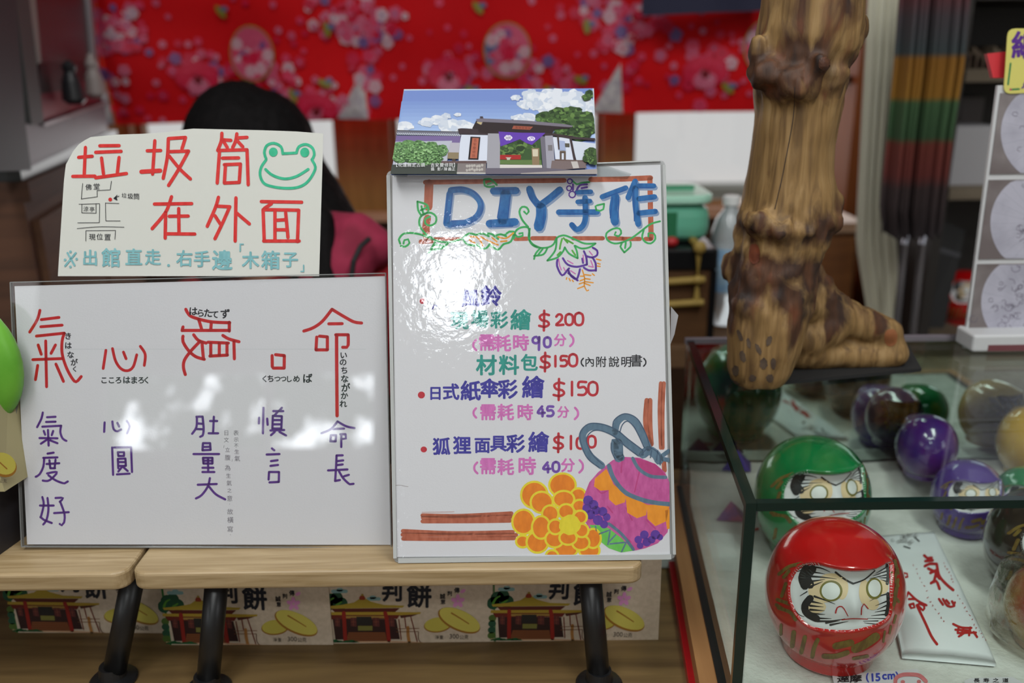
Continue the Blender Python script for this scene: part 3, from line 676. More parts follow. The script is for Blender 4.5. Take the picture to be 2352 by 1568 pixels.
P.stroke(pts('360,125 345,190 300,280; 405,175 495,170; 395,225 495,222; 355,275 555,265; 555,265 545,330 570,400 610,425; 415,310 422,475; 325,395 515,398; 370,320 385,360; 470,320 455,365; 400,415 340,455; 440,420 515,450; 410,560 475,550; 365,605 515,600; 375,610 365,700 325,780 285,805; 400,670 535,662; 430,630 440,715; 495,625 485,715; 440,715 490,715; 405,770 510,755 460,820 410,850 360,845; 420,790 500,845 590,875 625,855; 355,1020 370,1100 340,1230; 335,1232 370,1260 455,1295; 410,1030 420,1150 400,1260 365,1310; 330,1110 475,1110; 495,1030 575,1030 540,1070; 545,1070 590,1200 585,1290 560,1320 540,1305; 480,1190 635,1180; 1015,230 1010,330; 1097,220 1110,300 1150,325 1190,305; 1150,235 1170,275; 1250,215 1280,270 1252,345; 1095,495 1105,785; 1115,495 1295,492; 1295,492 1305,755; 1145,780 1280,772; 1155,545 1220,545; 1220,545 1220,580; 1220,585 1160,585; 1160,580 1155,545; 1160,615 1235,612; 1235,612 1240,690; 1155,615 1160,715; 1160,650 1235,650; 1160,690 1240,690; 1200,700 1160,750; 1215,705 1260,745', TD), 5.2, purp)
P.stroke(pts('235,170 300,168; 300,168 312,300 300,370 275,382; 240,175 235,280 190,350; 240,240 300,245; 232,300 300,302; 420,170 412,340; 380,215 455,215; 365,345 465,345; 305,450 300,525; 300,525 385,520; 385,520 380,450; 380,450 305,450; 305,490 380,488; 205,565 475,565; 305,605 310,665; 310,665 405,665; 405,665 405,605; 405,605 305,605; 310,635 400,635; 358,605 360,750; 300,710 415,710; 300,755 425,755; 250,890 450,882; 378,820 355,910 290,1000 230,1035; 370,910 440,990 540,1045; 945,75 940,345; 900,180 897,240; 985,190 990,255; 1140,75 1110,110; 1050,110 1155,110; 1100,112 1060,160; 1045,160 1140,165; 1140,165 1135,295; 1135,295 1040,295; 1040,295 1045,160; 1050,205 1130,205; 1050,250 1130,250; 1020,315 1165,310; 1065,330 1025,365; 1115,330 1185,368; 1035,505 1060,525; 980,570 1115,565; 1025,640 1095,630; 1020,690 1100,680; 1005,755 1110,755; 1110,755 1108,860; 1108,860 1010,865; 1000,835 1005,755; 1730,220 1660,300 1560,345; 1730,220 1820,270 1910,290; 1685,300 1800,295; 1660,365 1655,430; 1655,430 1710,430; 1710,430 1715,365; 1715,365 1660,365; 1760,355 1815,355; 1815,355 1820,400 1775,405; 1770,360 1770,490; 1720,580 1785,578; 1720,580 1715,700 1705,850; 1705,850 1755,840; 1725,640 1790,632; 1725,682 1785,675; 1630,738 1835,728; 1745,745 1790,820 1860,885 1900,880; 1850,785 1800,800', TE), 5.4, purp)
P.make('purple_lettering', t)
P = Print(SL, -.0001, .00001)
P.chars('表 655 340 60|示 657 412 56|不 656 475 50|生 663 540 54|氣 668 612 64|日 552 340 60|文 552 415 56|「 530 490 40|立 565 520 54|腹 567 602 64|」 612 630 34|為 567 710 66|生 575 795 54|氣 582 872 60|之 585 950 50|意 588 1035 66|, 588 1095 44|故 592 1175 66|橫 595 1262 70|寫 593 1360 68|, 596 1420 44', TE, pencil, -.008)
P.make('pencil_note', t)
slab('clear_panel', outer, SL, .0002, .0016, gloss, t)
for a, b, wd in (((26, 648), (886, 627), 2.2), ((886, 627), (899, 1257), 2.2), ((52, 1254), (899, 1257), 2.2), ((26, 648), (52, 1254), 2.6)):
    dx, dy = b[0]-a[0], b[1]-a[1]; l_ = hypot(dx, dy); nx, ny = -dy/l_*wd/2, dx/l_*wd/2
    slab('edge_strip', [(a[0]+nx, a[1]+ny), (b[0]+nx, b[1]+ny), (b[0]-nx, b[1]-ny), (a[0]-nx, a[1]-ny)], SL, -.0018, .0018, sheet_edge, t)
# folded back rest of the holder
b0, b1 = SL(120, 1252, -.002), SL(840, 1254, -.002); t0, t1 = SL(120, 800, -.002), SL(840, 800, -.002)
vs = [t0, t1, Vector((b1.x, b1.y+.075, BZ+.001)), Vector((b0.x, b0.y+.075, BZ+.001))]; vs += [v+Vector((0, -.002, 0)) for v in vs]
mk('back_rest', vs, [(0, 1, 2, 3), (7, 6, 5, 4), (0, 4, 5, 1), (2, 6, 7, 3), (1, 5, 6, 2), (0, 3, 7, 4)], clear('clear_acrylic', (240, 244, 244)), t)

# --- paper notice standing behind it (top left corner curls back)
L = radians(17.5); PP = SL(430, 640, -.0045); SPf = Plane(PP, (0, -cos(L), sin(L)))
def SP(x, y, l=0):
    p = SPf(x, y, l); d = max(0, 215-x)/75*max(0, 430-y)/120
    d2 = .0012*sin(x*.011)*max(0, (600-y)/300)
    return p+Vector((0, .010*d*d+d2, -.003*d*d))
t = thing('paper_notice', 'white paper notice with red characters and a green frog face, standing behind the left sign', 'sign', SP(430, 632))
top = [(148, 377), (160, 350), (176, 331), (204, 315), (270, 309), (330, 307), (390, 303), (418, 298), (445, 295), (520, 297), (600, 299), (680, 302), (742, 307)]
def side(y): return lerp(148, 133, (y-377)/255), lerp(742, 733, (y-307)/325)
vs = []; fs = []; N = 40; Mv = 24
def ytop(x):
    for (a, ya), (b, yb) in zip(top, top[1:]):
        if x <= b: return lerp(ya, yb, (x-a)/(b-a))
    return top[-1][1]
for l_ in (0, -.0003):
    for i in range(N+1):
        u = i/N; xt = lerp(148, 742, u**1.0)
        for j in range(Mv+1):
            yt = ytop(xt); y = lerp(yt, 634, j/Mv); xl = 148 if y < 377 else side(y)[0]; xr = side(y)[1]
            vs.append(SP(lerp(xl, xr, u), y, l_))
K_ = (N+1)*(Mv+1)
for i in range(N):
    for j in range(Mv):
        a = i*(Mv+1)+j; fs.append((a, a+1, a+Mv+2, a+Mv+1)); fs.append((K_+a, K_+a+Mv+1, K_+a+Mv+2, K_+a+1))
mk('paper_sheet', vs, fs, mat('notice_paper', (198, 198, 192), .75, bump=.12, bscale=26), t, smooth=True)
TA = (120, 280, 3.675); rd2 = ink((206, 50, 48)); gr2 = ink((54, 176, 136)); teal = ink((124, 176, 182)); 
def SPi(x, y, l=0): return SP(x, y, l)
P = Print(SPi, .00035, .00002)
P.stroke(pts('275,215 268,440; 215,298 335,290; 170,460 360,458; 400,202 565,200; 365,257 582,248; 415,305 432,440; 565,300 550,430; 365,472 628,435; 870,158 850,440; 805,243 920,240; 985,145 975,300 940,475; 985,140 1130,130; 1130,130 1100,225; 990,250 1155,245; 1155,245 1070,400 985,535; 990,285 1085,400 1170,480; 1435,95 1430,160 1400,240; 1435,150 1510,155; 1450,165 1480,215; 1560,100 1550,160 1525,215; 1560,135 1645,130; 1565,160 1610,210; 1415,245 1395,515; 1400,240 1645,235; 1645,235 1655,530; 1440,305 1575,303; 1455,360 1590,355; 1590,355 1580,510; 1580,510 1455,515; 1455,515 1465,360; 1010,630 960,760 845,900; 865,692 1180,688; 960,760 955,980; 990,795 1150,793; 1070,730 1072,940; 955,943 1205,945; 1405,635 1380,720 1310,880; 1400,710 1500,715; 1500,715 1440,850 1375,985; 1375,790 1420,860; 1552,640 1545,1005; 1560,770 1665,860; 1765,672 2105,678; 1850,690 1790,730; 1780,740 1790,1000; 1780,740 2080,745; 2080,745 2070,1010; 1785,1005 2085,1005; 1880,755 1880,990; 1970,765 1990,975; 1885,830 1975,825; 1885,910 1985,910', TA), 7.8, rd2)
P.stroke(pts('755,420 915,410', TA), 10, rd2); P.disc(120+490/3.675, 280+655/3.675, 4.4, 4.4, rd2)
P.make('red_lettering', t)
P = Print(SPi, .0004, .00002)
P.stroke(pts('1805,320 1765,380 1755,450 1790,520 1880,550 1990,560 2080,550 2150,510 2200,440 2220,380 2190,320; 1805,310 1790,260 1810,200 1870,180 1930,210 1945,270; 1945,268 2060,262; 2060,262 2080,210 2140,190 2195,220 2210,280 2190,320; 1800,400 1860,450 1960,480 2060,460 2160,400', TA), 6.2, gr2)
P.disc(120+1865/3.675, 280+255/3.675, 10, 10.5, gr2); P.disc(120+2130/3.675, 280+258/3.675, 10.5, 11, gr2)
P.make('frog_drawing', t)
P = Print(SPi, .00045, .00002)
P.stroke(pts('255,520 245,650; 245,650 380,632; 380,632 378,580; 378,580 490,573; 490,573 500,500; 225,695 400,690; 400,690 398,850; 398,850 215,852; 250,695 250,768; 250,768 370,770; 370,770 370,692; 450,683 453,835; 453,835 575,835; 450,685 565,688; 210,900 400,885 608,888; 285,1005 285,918; 285,918 535,915; 535,915 530,990; 565,625 520,645; 520,645 550,618; 520,645 548,660', TA), 1.2, blackink)
P.fill([(120+a/3.675, 280+b/3.675) for a, b in ((520, 643), (548, 616), (545, 640), (552, 660))], blackink)
P.chars('佛 306 550 56|堂 374 545 58|涼 284 735 46|亭 336 738 46|現 338 970 58|位 402 968 58|置 468 972 60|垃 608 620 44|圾 661 626 52|筒 713 628 56', TA, blackink, .0)
P.make('map_drawing', t)
P = Print(SPi, .0005, .00002)
P.stroke(pts('110,1215 200,1105; 130,1105 190,1210', TA), 4.5, teal)
for x, y in ((155, 1095), (110, 1163), (208, 1157), (155, 1222)): P.disc(120+x/3.675, 280+y/3.675, 3, 3, teal)
P.chars('出 322 1145 140|館 500 1145 168|直 690 1140 150|走 852 1140 140|右 1118 1150 145|手 1265 1155 145|邊 1435 1165 175|「 1600 1060 100|木 1675 1165 150|箱 1845 1165 165|子 2010 1160 140|」 2112 1235 90', TA, teal, .022)
P.disc(120+983/3.675, 280+1210/3.675, 3.2, 3.2, teal)
P.make('teal_lettering', t)

# --- DIY sign, laminated
L = radians(17.0); PD = onz(1228, 1284, BZ); n = Vector((0, -cos(L), sin(L))); SD = Plane(PD+n*.003, n)
def rcorner(poly, r=13, k=4):
    o = []; N_ = len(poly)
    for i in range(N_):
        p0, p1, p2 = (Vector(poly[j % N_]) for j in (i-1, i, i+1)); a, b = p1+(p0-p1).normalized()*r, p1+(p2-p1).normalized()*r
        for q in range(k+1): tt_ = q/k; o.append(tuple(a*(1-tt_)**2+p1*2*tt_*(1-tt_)+b*tt_**2))
    return o
outer = rcorner([(888, 392), (1528, 368), (1552, 1283), (904, 1292)]); inner = [(901, 396), (1517, 378), (1539, 1274), (909, 1279)]
t = thing('laminated_sign', 'large laminated price sign with blue DIY lettering and drawn flowers', 'sign', SD(1228, 1284))
slab('paper_sheet', inner, SD, -.0006, -.0002, paper, t)
slab('laminate_backing', outer, SD, -.0016, -.0007, mat('backing_film', (176, 178, 178), .3, alpha=.6), t)
TF = (880, 190, 3.459); TG = (890, 400, 6.534); TH = (1200, 400, 5.6); TI = (940, 640, 4.2); TJ = (940, 860, 4.2); TK = (1160, 860, 3.5625); TL = (890, 1060, 6.532)
brown = ink((186, 104, 78), 22); blue = ink((44, 112, 176), 24); shade = ink((140, 158, 188), 8); green = ink((66, 176, 100)); orange = ink((236, 158, 52)); violet = ink((96, 56, 160)); lpink = ink((210, 120, 190)); lgreen = ink((92, 176, 70))
P = Print(SD, -.00018, .000006)
P.stroke(pts('335,790 700,785 1440,775', TF), 11, brown, False); P.stroke(pts('1650,768 1900,765 2125,755', TF), 12, brown, False)
P.stroke(pts('365,800 358,985', TF), 20, brown); P.stroke(pts('352,1075 340,1150 350,1250', TF), 17, brown); P.stroke(pts('300,1262 385,1258', TF), 11, brown); P.stroke(pts('405,1240 625,1240', TF), 7.5, brown)
P.stroke(pts('1050,1240 1145,1238; 1185,1235 1370,1235; 1510,1235 1745,1235; 1795,1235 1905,1238; 1910,1240 2040,1240; 2085,1240 2125,1240', TF), 10, brown); P.stroke(pts('2120,760 2122,900 2130,1235', TF), 12, brown)
P.up(); P.stroke(pts('515,760 1000,752', TL), 1, brown)
P.stroke(pts('525,805 1000,815 1400,800 1860,775; 530,840 1860,825; 525,895 1300,893 1840,885', TL), 9.5, brown); P.stroke(pts('230,1040 900,1070 1400,1068 1880,1055; 225,1095 1930,1100; 235,1155 900,1160 1900,1148', TL), 9.5, brown)
P.stroke(pts('1160,210 1150,400 1190,570; 1187,210 1187,400 1198,570', TK), 11, brown); P.stroke(pts('1275,70 1265,300 1275,600; 1300,70 1290,300 1290,600', TK), 9, brown); P.stroke(pts('1300,720 1305,785', TK), 11, brown)
P.up(); ST = 'x'
letters = [(TG, '935,290 885,740', 15.5), (TG, '950,240 1130,230 1300,300 1400,450 1350,620 1180,720 930,755', 14.5), (TG, '1590,250 1930,245', 17), (TG, '1775,300 1730,680', 25), (TG, '1530,740 1915,715', 18),
           (TH, '90,190 130,300 210,400', 16), (TH, '480,200 350,310 225,400', 16), (TH, '240,430 240,540 210,670', 24), (TH, '700,230 880,225; 710,355 870,345', 11), (TH, '465,488 960,486', 13), (TH, '805,300 810,560 770,670 700,710 635,650', 13),
           (TH, '1025,290 1330,175', 12), (TH, '1195,290 1170,450 1190,610', 19), (TH, '1450,90 1360,300', 13), (TH, '1450,180 1455,400 1490,640', 14), (TH, '1490,150 1690,150', 12), (TH, '1500,315 1700,290; 1500,500 1710,478', 12.5)]
for T_, s_, w_ in letters:
    P.stroke([[(x+3.2, y+4.5) for x, y in l] for l in pts(s_, T_)], w_, shade)
P.up()
for T_, s_, w_ in letters: P.stroke(pts(s_, T_), w_, blue)
P.up(); deep = ink((30, 88, 156), 8)
for T_, s_ in ((TG, '905,300 860,720; 975,290 930,720; 960,215 1130,205 1320,280 1425,450 1370,640 1180,750 960,780; 1600,225 1900,225; 1560,790 1880,780; 1700,350 1650,650; 1840,330 1810,650; 960,700 1150,690'), (TH, '60,230 120,340 200,400; 500,220 380,310; 280,450 270,640; 470,500 900,510; 1160,300 1130,560; 1240,320 1230,560; 1430,200 1440,600; 1060,300 1330,200; 1520,170 1680,170')):
    P.stroke(pts(s_, T_), 2.6, deep)
P.make('title_lettering', t)
P = Print(SD, -.00013, .000006)
P.stroke(pts('190,1040 170,980 230,900 340,880 480,900 600,940 720,990 900,1020 1120,970; 200,1075 270,1085 330,1030 310,975 250,990 240,1040; 700,980 560,880 480,760 490,650 560,590 660,580 730,640 720,730 640,770 570,740 570,670 640,635; 450,410 460,540 510,620; 510,620 610,560 590,460 450,410; 510,480 540,600; 500,540 590,500; 720,1010 650,1130 620,1185; 650,1130 820,1110 910,1030; 700,1060 830,1070; 1120,970 1220,890 1330,910; 1130,975 1200,1050 1330,1070; 1350,1050 1400,1115 1490,1105 1530,1050; 1540,1060 1660,1130 1740,1050 1850,1010 1900,880; 1350,900 1430,890 1520,930; 1500,890 1570,900 1660,970; 1600,930 1700,900 1780,930; 1760,910 1830,860 1890,860; 1900,960 1920,860 2000,800 2110,800 2130,900 2130,980 2180,1050 2280,1100; 2110,790 2020,680 1980,560 2020,490 2090,500 2120,560 2090,600 2050,560; 1910,900 1950,940 2030,920 2030,880 1980,890; 1450,80 1460,170 1530,190 1600,180; 1450,80 1550,75 1640,160; 1500,150 1560,130', TG), 4.8, green)
P.stroke(pts('95,700 80,820 130,910 220,945 330,940 400,900 440,820 500,790 560,790 680,840 800,890 940,890; 940,890 860,940 760,955 680,920; 440,830 420,980 320,1110; 320,1110 450,1070 530,980 545,940; 545,940 600,1020 710,1080; 710,1080 700,990 670,920; 230,950 170,1020 150,1090; 150,1050 270,1030 320,950; 200,1040 260,960; 1230,800 1270,760 1250,700 1170,700 1080,760 1090,840 1180,890 1300,870 1420,810 1540,720 1650,640 1770,605; 1225,795 1185,780 1200,745; 1560,720 1540,810 1580,870 1650,890 1710,830 1690,760 1620,760 1620,800; 1280,880 1260,930 1310,1005; 1310,1005 1390,930 1390,870; 1330,880 1320,950; 640,80 700,130 760,110 860,100; 950,460 940,410 1050,380; 1050,380 1040,450 1000,470 950,460', TH), 4.4, green)
P.stroke(pts('510,830 490,900 480,960; 530,820 580,880; 560,840 650,890; 640,980 680,1040; 450,1040 490,1000', TH), 4.2, lgreen)
P.make('vine_drawing', t)
P = Print(SD, -.0001, .000006)
P.stroke(pts('1230,940 1330,940 1400,1010 1430,1070; 1400,940 1540,1010 1660,1060; 1570,950 1640,1010; 1660,940 1780,960 1890,880; 1700,1010 1790,1000; 1230,990 1310,1030', TG), 3.6, orange)
P.stroke(pts('450,1100 445,1180 510,1300 580,1230 600,1210; 520,1080 580,1160 700,1190 830,1160; 590,1230 620,1300 690,1350 720,1300 740,1220; 790,990 820,1060 830,1160; 830,1055 900,1070 960,1040 960,980 905,945; 900,1070 940,1140 945,1240; 790,1200 850,1235 940,1235; 770,1085 780,1140; 590,1270 710,1365; 650,130 650,200; 700,200 740,140 830,130; 760,180 830,165', TH), 4.8, violet)
for a, b, r in ((610, 90, 32), (600, 180, 32), (640, 260, 42)): P.stroke([[(1200+(a+r*cos(q*.7))/5.6, 400+(b+r*sin(q*.7))/5.6) for q in range(10)]], 3.2, violet)
P.stroke(pts('465,1085 480,1180 500,1230; 580,1110 650,1150; 780,1040 790,1120; 860,990 900,1040; 880,1110 910,1190; 620,1240 680,1280; 530,1200 550,1240; 850,1180 910,1195', TH), 2.8, lpink)
P.stroke(pts('770,1230 800,1340 795,1430 830,1500 850,1490; 800,1290 880,1300; 800,1340 870,1350; 800,1380 910,1395; 795,1400 870,1430; 790,1310 745,1310; 795,1350 740,1370; 790,1390 730,1410; 790,1440 710,1470; 950,1090 1010,1105; 965,1145 1000,1155; 960,1180 1000,1185; 900,1280 925,1300; 570,1330 565,1350; 600,1340 615,1370; 640,1360 655,1380', TH), 3.0, orange)
P.make('blossom_drawing', t)
tealk = ink((44, 150, 140)); navy = ink((62, 58, 158)); pinkk = ink((214, 118, 190)); redk = ink((190, 42, 58)); purk = ink((116, 78, 172))
P = Print(SD, -.00016, .000006)
P.chars('風 590 185 180|鈴 790 165 205', TI, navy, .03); P.stroke(pts('225,290 240,255 265,262', TI), 3, navy)
P.chars('日 252 178 140|式 402 165 165|紙 592 155 200|傘 775 130 195|彩 950 140 195|繪 1195 120 220', TJ, navy, .03)
P.chars('狐 310 692 175|狸 510 680 180|面 705 680 160|具 860 662 165|彩 1025 665 185|繪 1248 650 205', TJ, navy, .03)
P.make('blue_lettering', t)
P = Print(SD, -.00014, .000006)
P.chars('現 485 400 180|場 680 385 175|彩 868 395 175|繪 1075 395 205|材 745 832 205|料 962 830 200|包 1158 808 170', TI, tealk, .03)
P.make('teal_lettering', t)
P = Print(SD, -.00012, .000006)
P.chars('需 750 612 170|耗 900 620 170|時 1075 615 165|分 1455 590 125', TI, pinkk, .03); P.digits('( 635 640 100|) 1565 595 110', TI, pinkk, 22)
P.chars('需 760 360 165|耗 930 362 165|時 1117 362 160|分 1485 360 120', TJ, pinkk, .03); P.digits('( 635 370 90|) 1610 375 110', TJ, pinkk, 22)
P.chars('需 760 880 168|耗 930 890 165|時 1135 880 180|分 1530 872 140', TJ, pinkk, .03); P.digits('( 645 900 105|) 1655 885 120', TJ, pinkk, 22)
P.make('pink_lettering', t)
P = Print(SD, -.00015, .000006)
P.disc(940+125/4.2, 640+215/4.2, 6, 6.5, redk); P.disc(940+117/4.2, 860+197/4.2, 8.2, 8, redk); P.disc(940+140/4.2, 860+722/4.2, 7.3, 6.8, redk)
P.digits('$ 1302 400 165|2 1450 395 105|0 1543 393 108|0 1637 388 120|$ 1312 800 155|1 1410 795 100|5 1490 795 100|0 1580 785 118', TI, redk, 25)
P.digits('$ 1445 140 175|1 1570 135 130|5 1668 135 130|0 1772 135 130|$ 1440 655 155|1 1560 655 125|0 1652 660 110|0 1760 647 112', TJ, redk, 25)
P.make('red_prices', t)
P = Print(SD, -.00013, .000006)
P.digits('9 1225 620 130|0 1332 612 95', TI, purk, 26); P.digits('4 1272 355 95|5 1360 355 95|4 1325 895 95|0 1415 890 95', TJ, purk, 26)
P.make('purple_numbers', t)
P = Print(SD, -.0001, .000006)
P.chars('內 1740 800 100|附 1850 800 110|說 1975 800 108|明 2092 800 108|書 2190 788 125', TI, blackink, .012); P.digits('( 1672 805 75|) 2270 805 75', TI, blackink, 14)
P.stroke(pts('110,360 180,350 250,365 310,375', TL), 1.0, ink((150, 140, 140)))
P.make('black_lettering', t)
# flower and temari ball, bottom right
P = Print(SD, -.00017, .000005, clamp=(901, 396, 1538, 1273.5))
yel = ink((232, 214, 50), 10); org = ink((236, 134, 22), 14)
def K(x, y): return TK[0]+x/TK[2], TK[1]+y/TK[2]
pet = [(470, 905, 100, 88), (240, 985, 100, 100), (600, 985, 52, 46), (690, 1440, 75, 60), (150, 1205, 82, 92), (300, 1045, 82, 78), (480, 1020, 78, 60), (610, 1075, 50, 42), (145, 1365, 46, 40), (370, 1140, 58, 62), (265, 1370, 80, 78), (295, 1250, 66, 84), (720, 1340, 55, 70), (500, 1430, 85, 58), (385, 1475, 40, 30), (405, 1345, 66, 60), (620, 1375, 62, 52), (500, 1120, 56, 52), (615, 1165, 46, 44), (412, 1245, 50, 52), (515, 1335, 62, 48), (628, 1275, 46, 46)]
for x, y, rx, ry in pet:
    P.up().disc(*K(x, y), (rx+18)/TK[2], (ry+18)/TK[2], yel, n=24); P.up().disc(*K(x, y), rx/TK[2], ry/TK[2], org, n=24)
P.up().disc(*K(530, 1230), 88/TK[2], 82/TK[2], yel, n=22, wob=.06)
P.make('marigold_drawing', t)
P = Print(SD, -.00006, .000005, clamp=(901, 396, 1538, 1273.5))
mag = ink((204, 92, 160), 20); mag2 = ink((190, 62, 130), 10); slate = ink((96, 124, 146), 16); slated = ink((66, 90, 116), 10); lime = ink((110, 200, 90), 14); org2 = ink((240, 152, 34), 10)
P.fill([K(*q) for q in ((880, 700), (960, 672), (1100, 680), (1230, 730), (1310, 800), (1345, 880), (1350, 1020), (1350, 1190), (1330, 1290), (1250, 1380), (1150, 1420), (1060, 1440), (950, 1450), (850, 1415), (770, 1360), (700, 1280), (650, 1190), (635, 1080), (650, 980), (690, 880), (760, 800))], mag, True)
P.up().fill([K(*q) for q in ((1070, 680), (1100, 770), (1190, 825), (1315, 822), (1230, 730))], mag2)
P.stroke([[K(730, 900), K(790, 970), K(860, 930)], [K(1100, 790), K(1060, 960)], [K(960, 680), K(950, 800)], [K(840, 1080), K(880, 1130)], [K(990, 1090), K(1040, 1190)], [K(1160, 1190), K(1230, 1260)], [K(870, 1220), K(1030, 1370)], [K(920, 960), K(1060, 1050)]], 3.2, mag2)
P.up()
for q in (((735, 850), (830, 770), (885, 890), (850, 945), (780, 950), (728, 915)), ((880, 890), (990, 995), (980, 1045), (905, 1070), (850, 1020), (848, 950)), ((985, 990), (1165, 1065), (1155, 1150), (1080, 1175), (1000, 1130)), ((1160, 1065), (1345, 1080), (1320, 1200), (1230, 1240), (1165, 1180)), ((1310, 1110), (1350, 1100), (1350, 1260), (1325, 1265))):
    P.fill([K(*p) for p in q], org2, True)
P.fill([K(*q) for q in ((690, 1230), (760, 1230), (850, 1258), (950, 1335), (1050, 1440), (950, 1455), (850, 1420), (760, 1350))], lime)
P.up().stroke([[K(850, 745), K(890, 850), K(980, 960), (K(1110, 1020)), K(1230, 1048), K(1345, 1060)]], 10, slate); P.stroke([[K(1045, 685), K(1095, 770), K(1190, 830), K(1315, 840)]], 8, slate); P.stroke([[K(850, 1220), K(960, 1310), K(1050, 1430)]], 7, slate)
P.stroke([[K(740, 1240), K(752, 1310), K(860, 1270), K(842, 1390)], [K(905, 1310), K(850, 1370)], [K(990, 1375), K(955, 1448)], [K(860, 1385), K(985, 1372)]], 3.6, slate, False)
P.up()
for x, y, r in ((680, 1030, 42), (670, 1095, 38), (725, 1065, 40), (745, 1110, 38), (700, 1145, 40), (800, 1120, 38), (832, 1165, 32), (760, 1190, 42), (810, 1225, 34), (1140, 1310, 36), (1090, 1350, 32), (1160, 1370, 36), (1105, 1398, 28), (1230, 1310, 40), (1200, 1350, 32), (1268, 1330, 26)): P.disc(*K(x, y), r/TK[2], r/TK[2], violet, n=12)
P.up()
loops = ['790,745 700,670 650,580 635,490 690,430 790,430 900,475 1000,560 1110,645', '950,680 905,620 895,550 930,560', '900,470 920,390 980,345 1060,385 1120,480 1175,600']
for s_ in loops[:2]: P.stroke(pts(s_, TK), 17, slate)
P.stroke(pts('925,560 930,680', TK), 22, slate)
P.stroke(pts(loops[2], TK), 15, slate); P.stroke(pts('1130,650 1180,620 1240,660 1260,700', TK), 21, slate); P.stroke(pts('1285,665 1340,625; 1290,690 1345,700', TK), 10, slate)
P.up(); P.stroke(pts('770,760 680,690 630,590 615,480 680,405 790,405 910,450 1010,530 1130,620; 800,735 720,660 672,570 670,510 720,460 790,460 890,505 990,590 1090,665; 880,440 895,370 980,320 1080,360 1150,480 1185,590; 940,470 960,410 1000,380 1050,420 1100,510 1140,600; 870,560 870,620 900,690; 1110,660 1180,600 1260,650 1270,740; 1200,620 1190,680; 1250,620 1240,700', TK), 2.6, slated)
P.make('temari_drawing', t)
slab('laminate_film', outer, SD, .0003, .0009, lam, t)
rim = mat('laminate_rim', (186, 188, 188), .14, spec=.9, alpha=.85)
Pq = [(888, 392), (1528, 368), (1552, 1283), (904, 1292)]
for i, wd in ((0, 3), (1, 7), (2, 11), (3, 8)):
    a, b = Pq[i], Pq[(i+1) % 4]; dx, dy = b[0]-a[0], b[1]-a[1]; l_ = hypot(dx, dy); ux, uy = dx/l_, dy/l_; nx, ny = -uy, ux
    A_ = (a[0]+ux*11, a[1]+uy*11); B_ = (b[0]-ux*11, b[1]-uy*11)
    slab('rim_strip', [(A_[0], A_[1]), (B_[0], B_[1]), (B_[0]+nx*wd, B_[1]+ny*wd), (A_[0]+nx*wd, A_[1]+ny*wd)], SD, -.002, .0016, rim, t)
# rest that props it up
b0, b1 = SD(1000, 1284, -.003), SD(1450, 1282, -.003); t0, t1 = SD(1000, 800, -.003), SD(1450, 800, -.003)
vs = [t0, t1, Vector((b1.x, b1.y+.085, BZ+.001)), Vector((b0.x, b0.y+.085, BZ+.001))]; vs += [v+Vector((0, .002, 0)) for v in vs]
mk('back_rest', vs, [(0, 1, 2, 3), (7, 6, 5, 4), (0, 4, 5, 1), (2, 6, 7, 3), (1, 5, 6, 2), (0, 3, 7, 4)], clear('clear_acrylic'), t)

# --- postcard taped over its top edge
k_ = 473/434.
bl, br = SD(898, 402, .010), SD(1371, 404, .010)
zb = (bl-CAM).dot(FWD)
tl, tr = at(928, 205, zb*k_), at(1364, 203, zb*k_)
nn = (br-bl).cross(tl-bl).normalized(); SC = Plane(bl, nn)
t = thing('postcard', 'photo postcard of a temple gate under blue sky, taped above the tall sign', 'postcard', bl.lerp(br, .5))
quad = [(928, 205), (1364, 203), (1371, 404), (898, 402)]
slab('card', quad, SC, -.0004, 0, mat('card_stock', (190, 196, 206), .45), t)
TM = (890, 190, 4.704); TN2 = (880, 190, 3.459)
def C_(s, T=TM): return pts(s, T)[0]
def ik(*c): return mat('photo_%d_%d_%d' % c, c, .4, spec=.4)
def left_lim(y): return lerp(170, 35, (y-85)/920)
def right_lim(y): return lerp(2215, 2265, (y-58)/950)
class Clipped(Print):
    def raw(s, vs, fs, m):
        o = []
        for x, y in vs:
            X, Y = (x-890)*4.704, (y-190)*4.704; Y = min(max(Y, lerp(85, 58, (X-170)/2045)), 1006); X = min(max(X, left_lim(Y)), right_lim(Y)); o.append((890+X/4.704, 190+Y/4.704))
        super().raw(o, fs, m)
P = Clipped(SC, .0001, .00001); R = random.Random(3)
P.fill(quad, ik(112, 132, 188)); P.up()
for k in range(9): y0 = 200+k*42; P.fill(C_('%d,%d 2250,%d 2250,620 80,620' % (150, y0, y0)), ik(118+k*5, 140+k*5, 192+k*3)); P.up()
def clump(spec, cols, nsub=26, sq=.7, rs=(.25, .55)):
    for x, y, r in spec:
        P.l += .000002; P.disc(890+x/4.704, 190+y/4.704, r/4.704, r*sq/4.704, cols[0], n=14, wob=.12, seed=int(x))
    P.up()
    for x, y, r in spec:
        for q in range(nsub):
            a, d = R.random()*6.28, R.random()**.5*.9; P.l += .0000015; P.disc(890+(x+r*d*cos(a))/4.704, 190+(y+r*sq*d*sin(a))/4.704, r*R.uniform(*rs)/4.704, r*sq*R.uniform(*rs)/4.704, R.choice(cols), n=9, wob=.2, seed=q)
    P.up()
cl = [ik(204, 207, 216), ik(212, 214, 220), ik(190, 196, 208), ik(182, 190, 206)]
clump([(1560, 150, 90), (1640, 190, 120), (1760, 150, 120), (1880, 200, 140), (2010, 170, 120), (2110, 240, 140), (1700, 270, 90), (2180, 330, 110), (1480, 235, 70), (1600, 240, 80)], cl, 16)
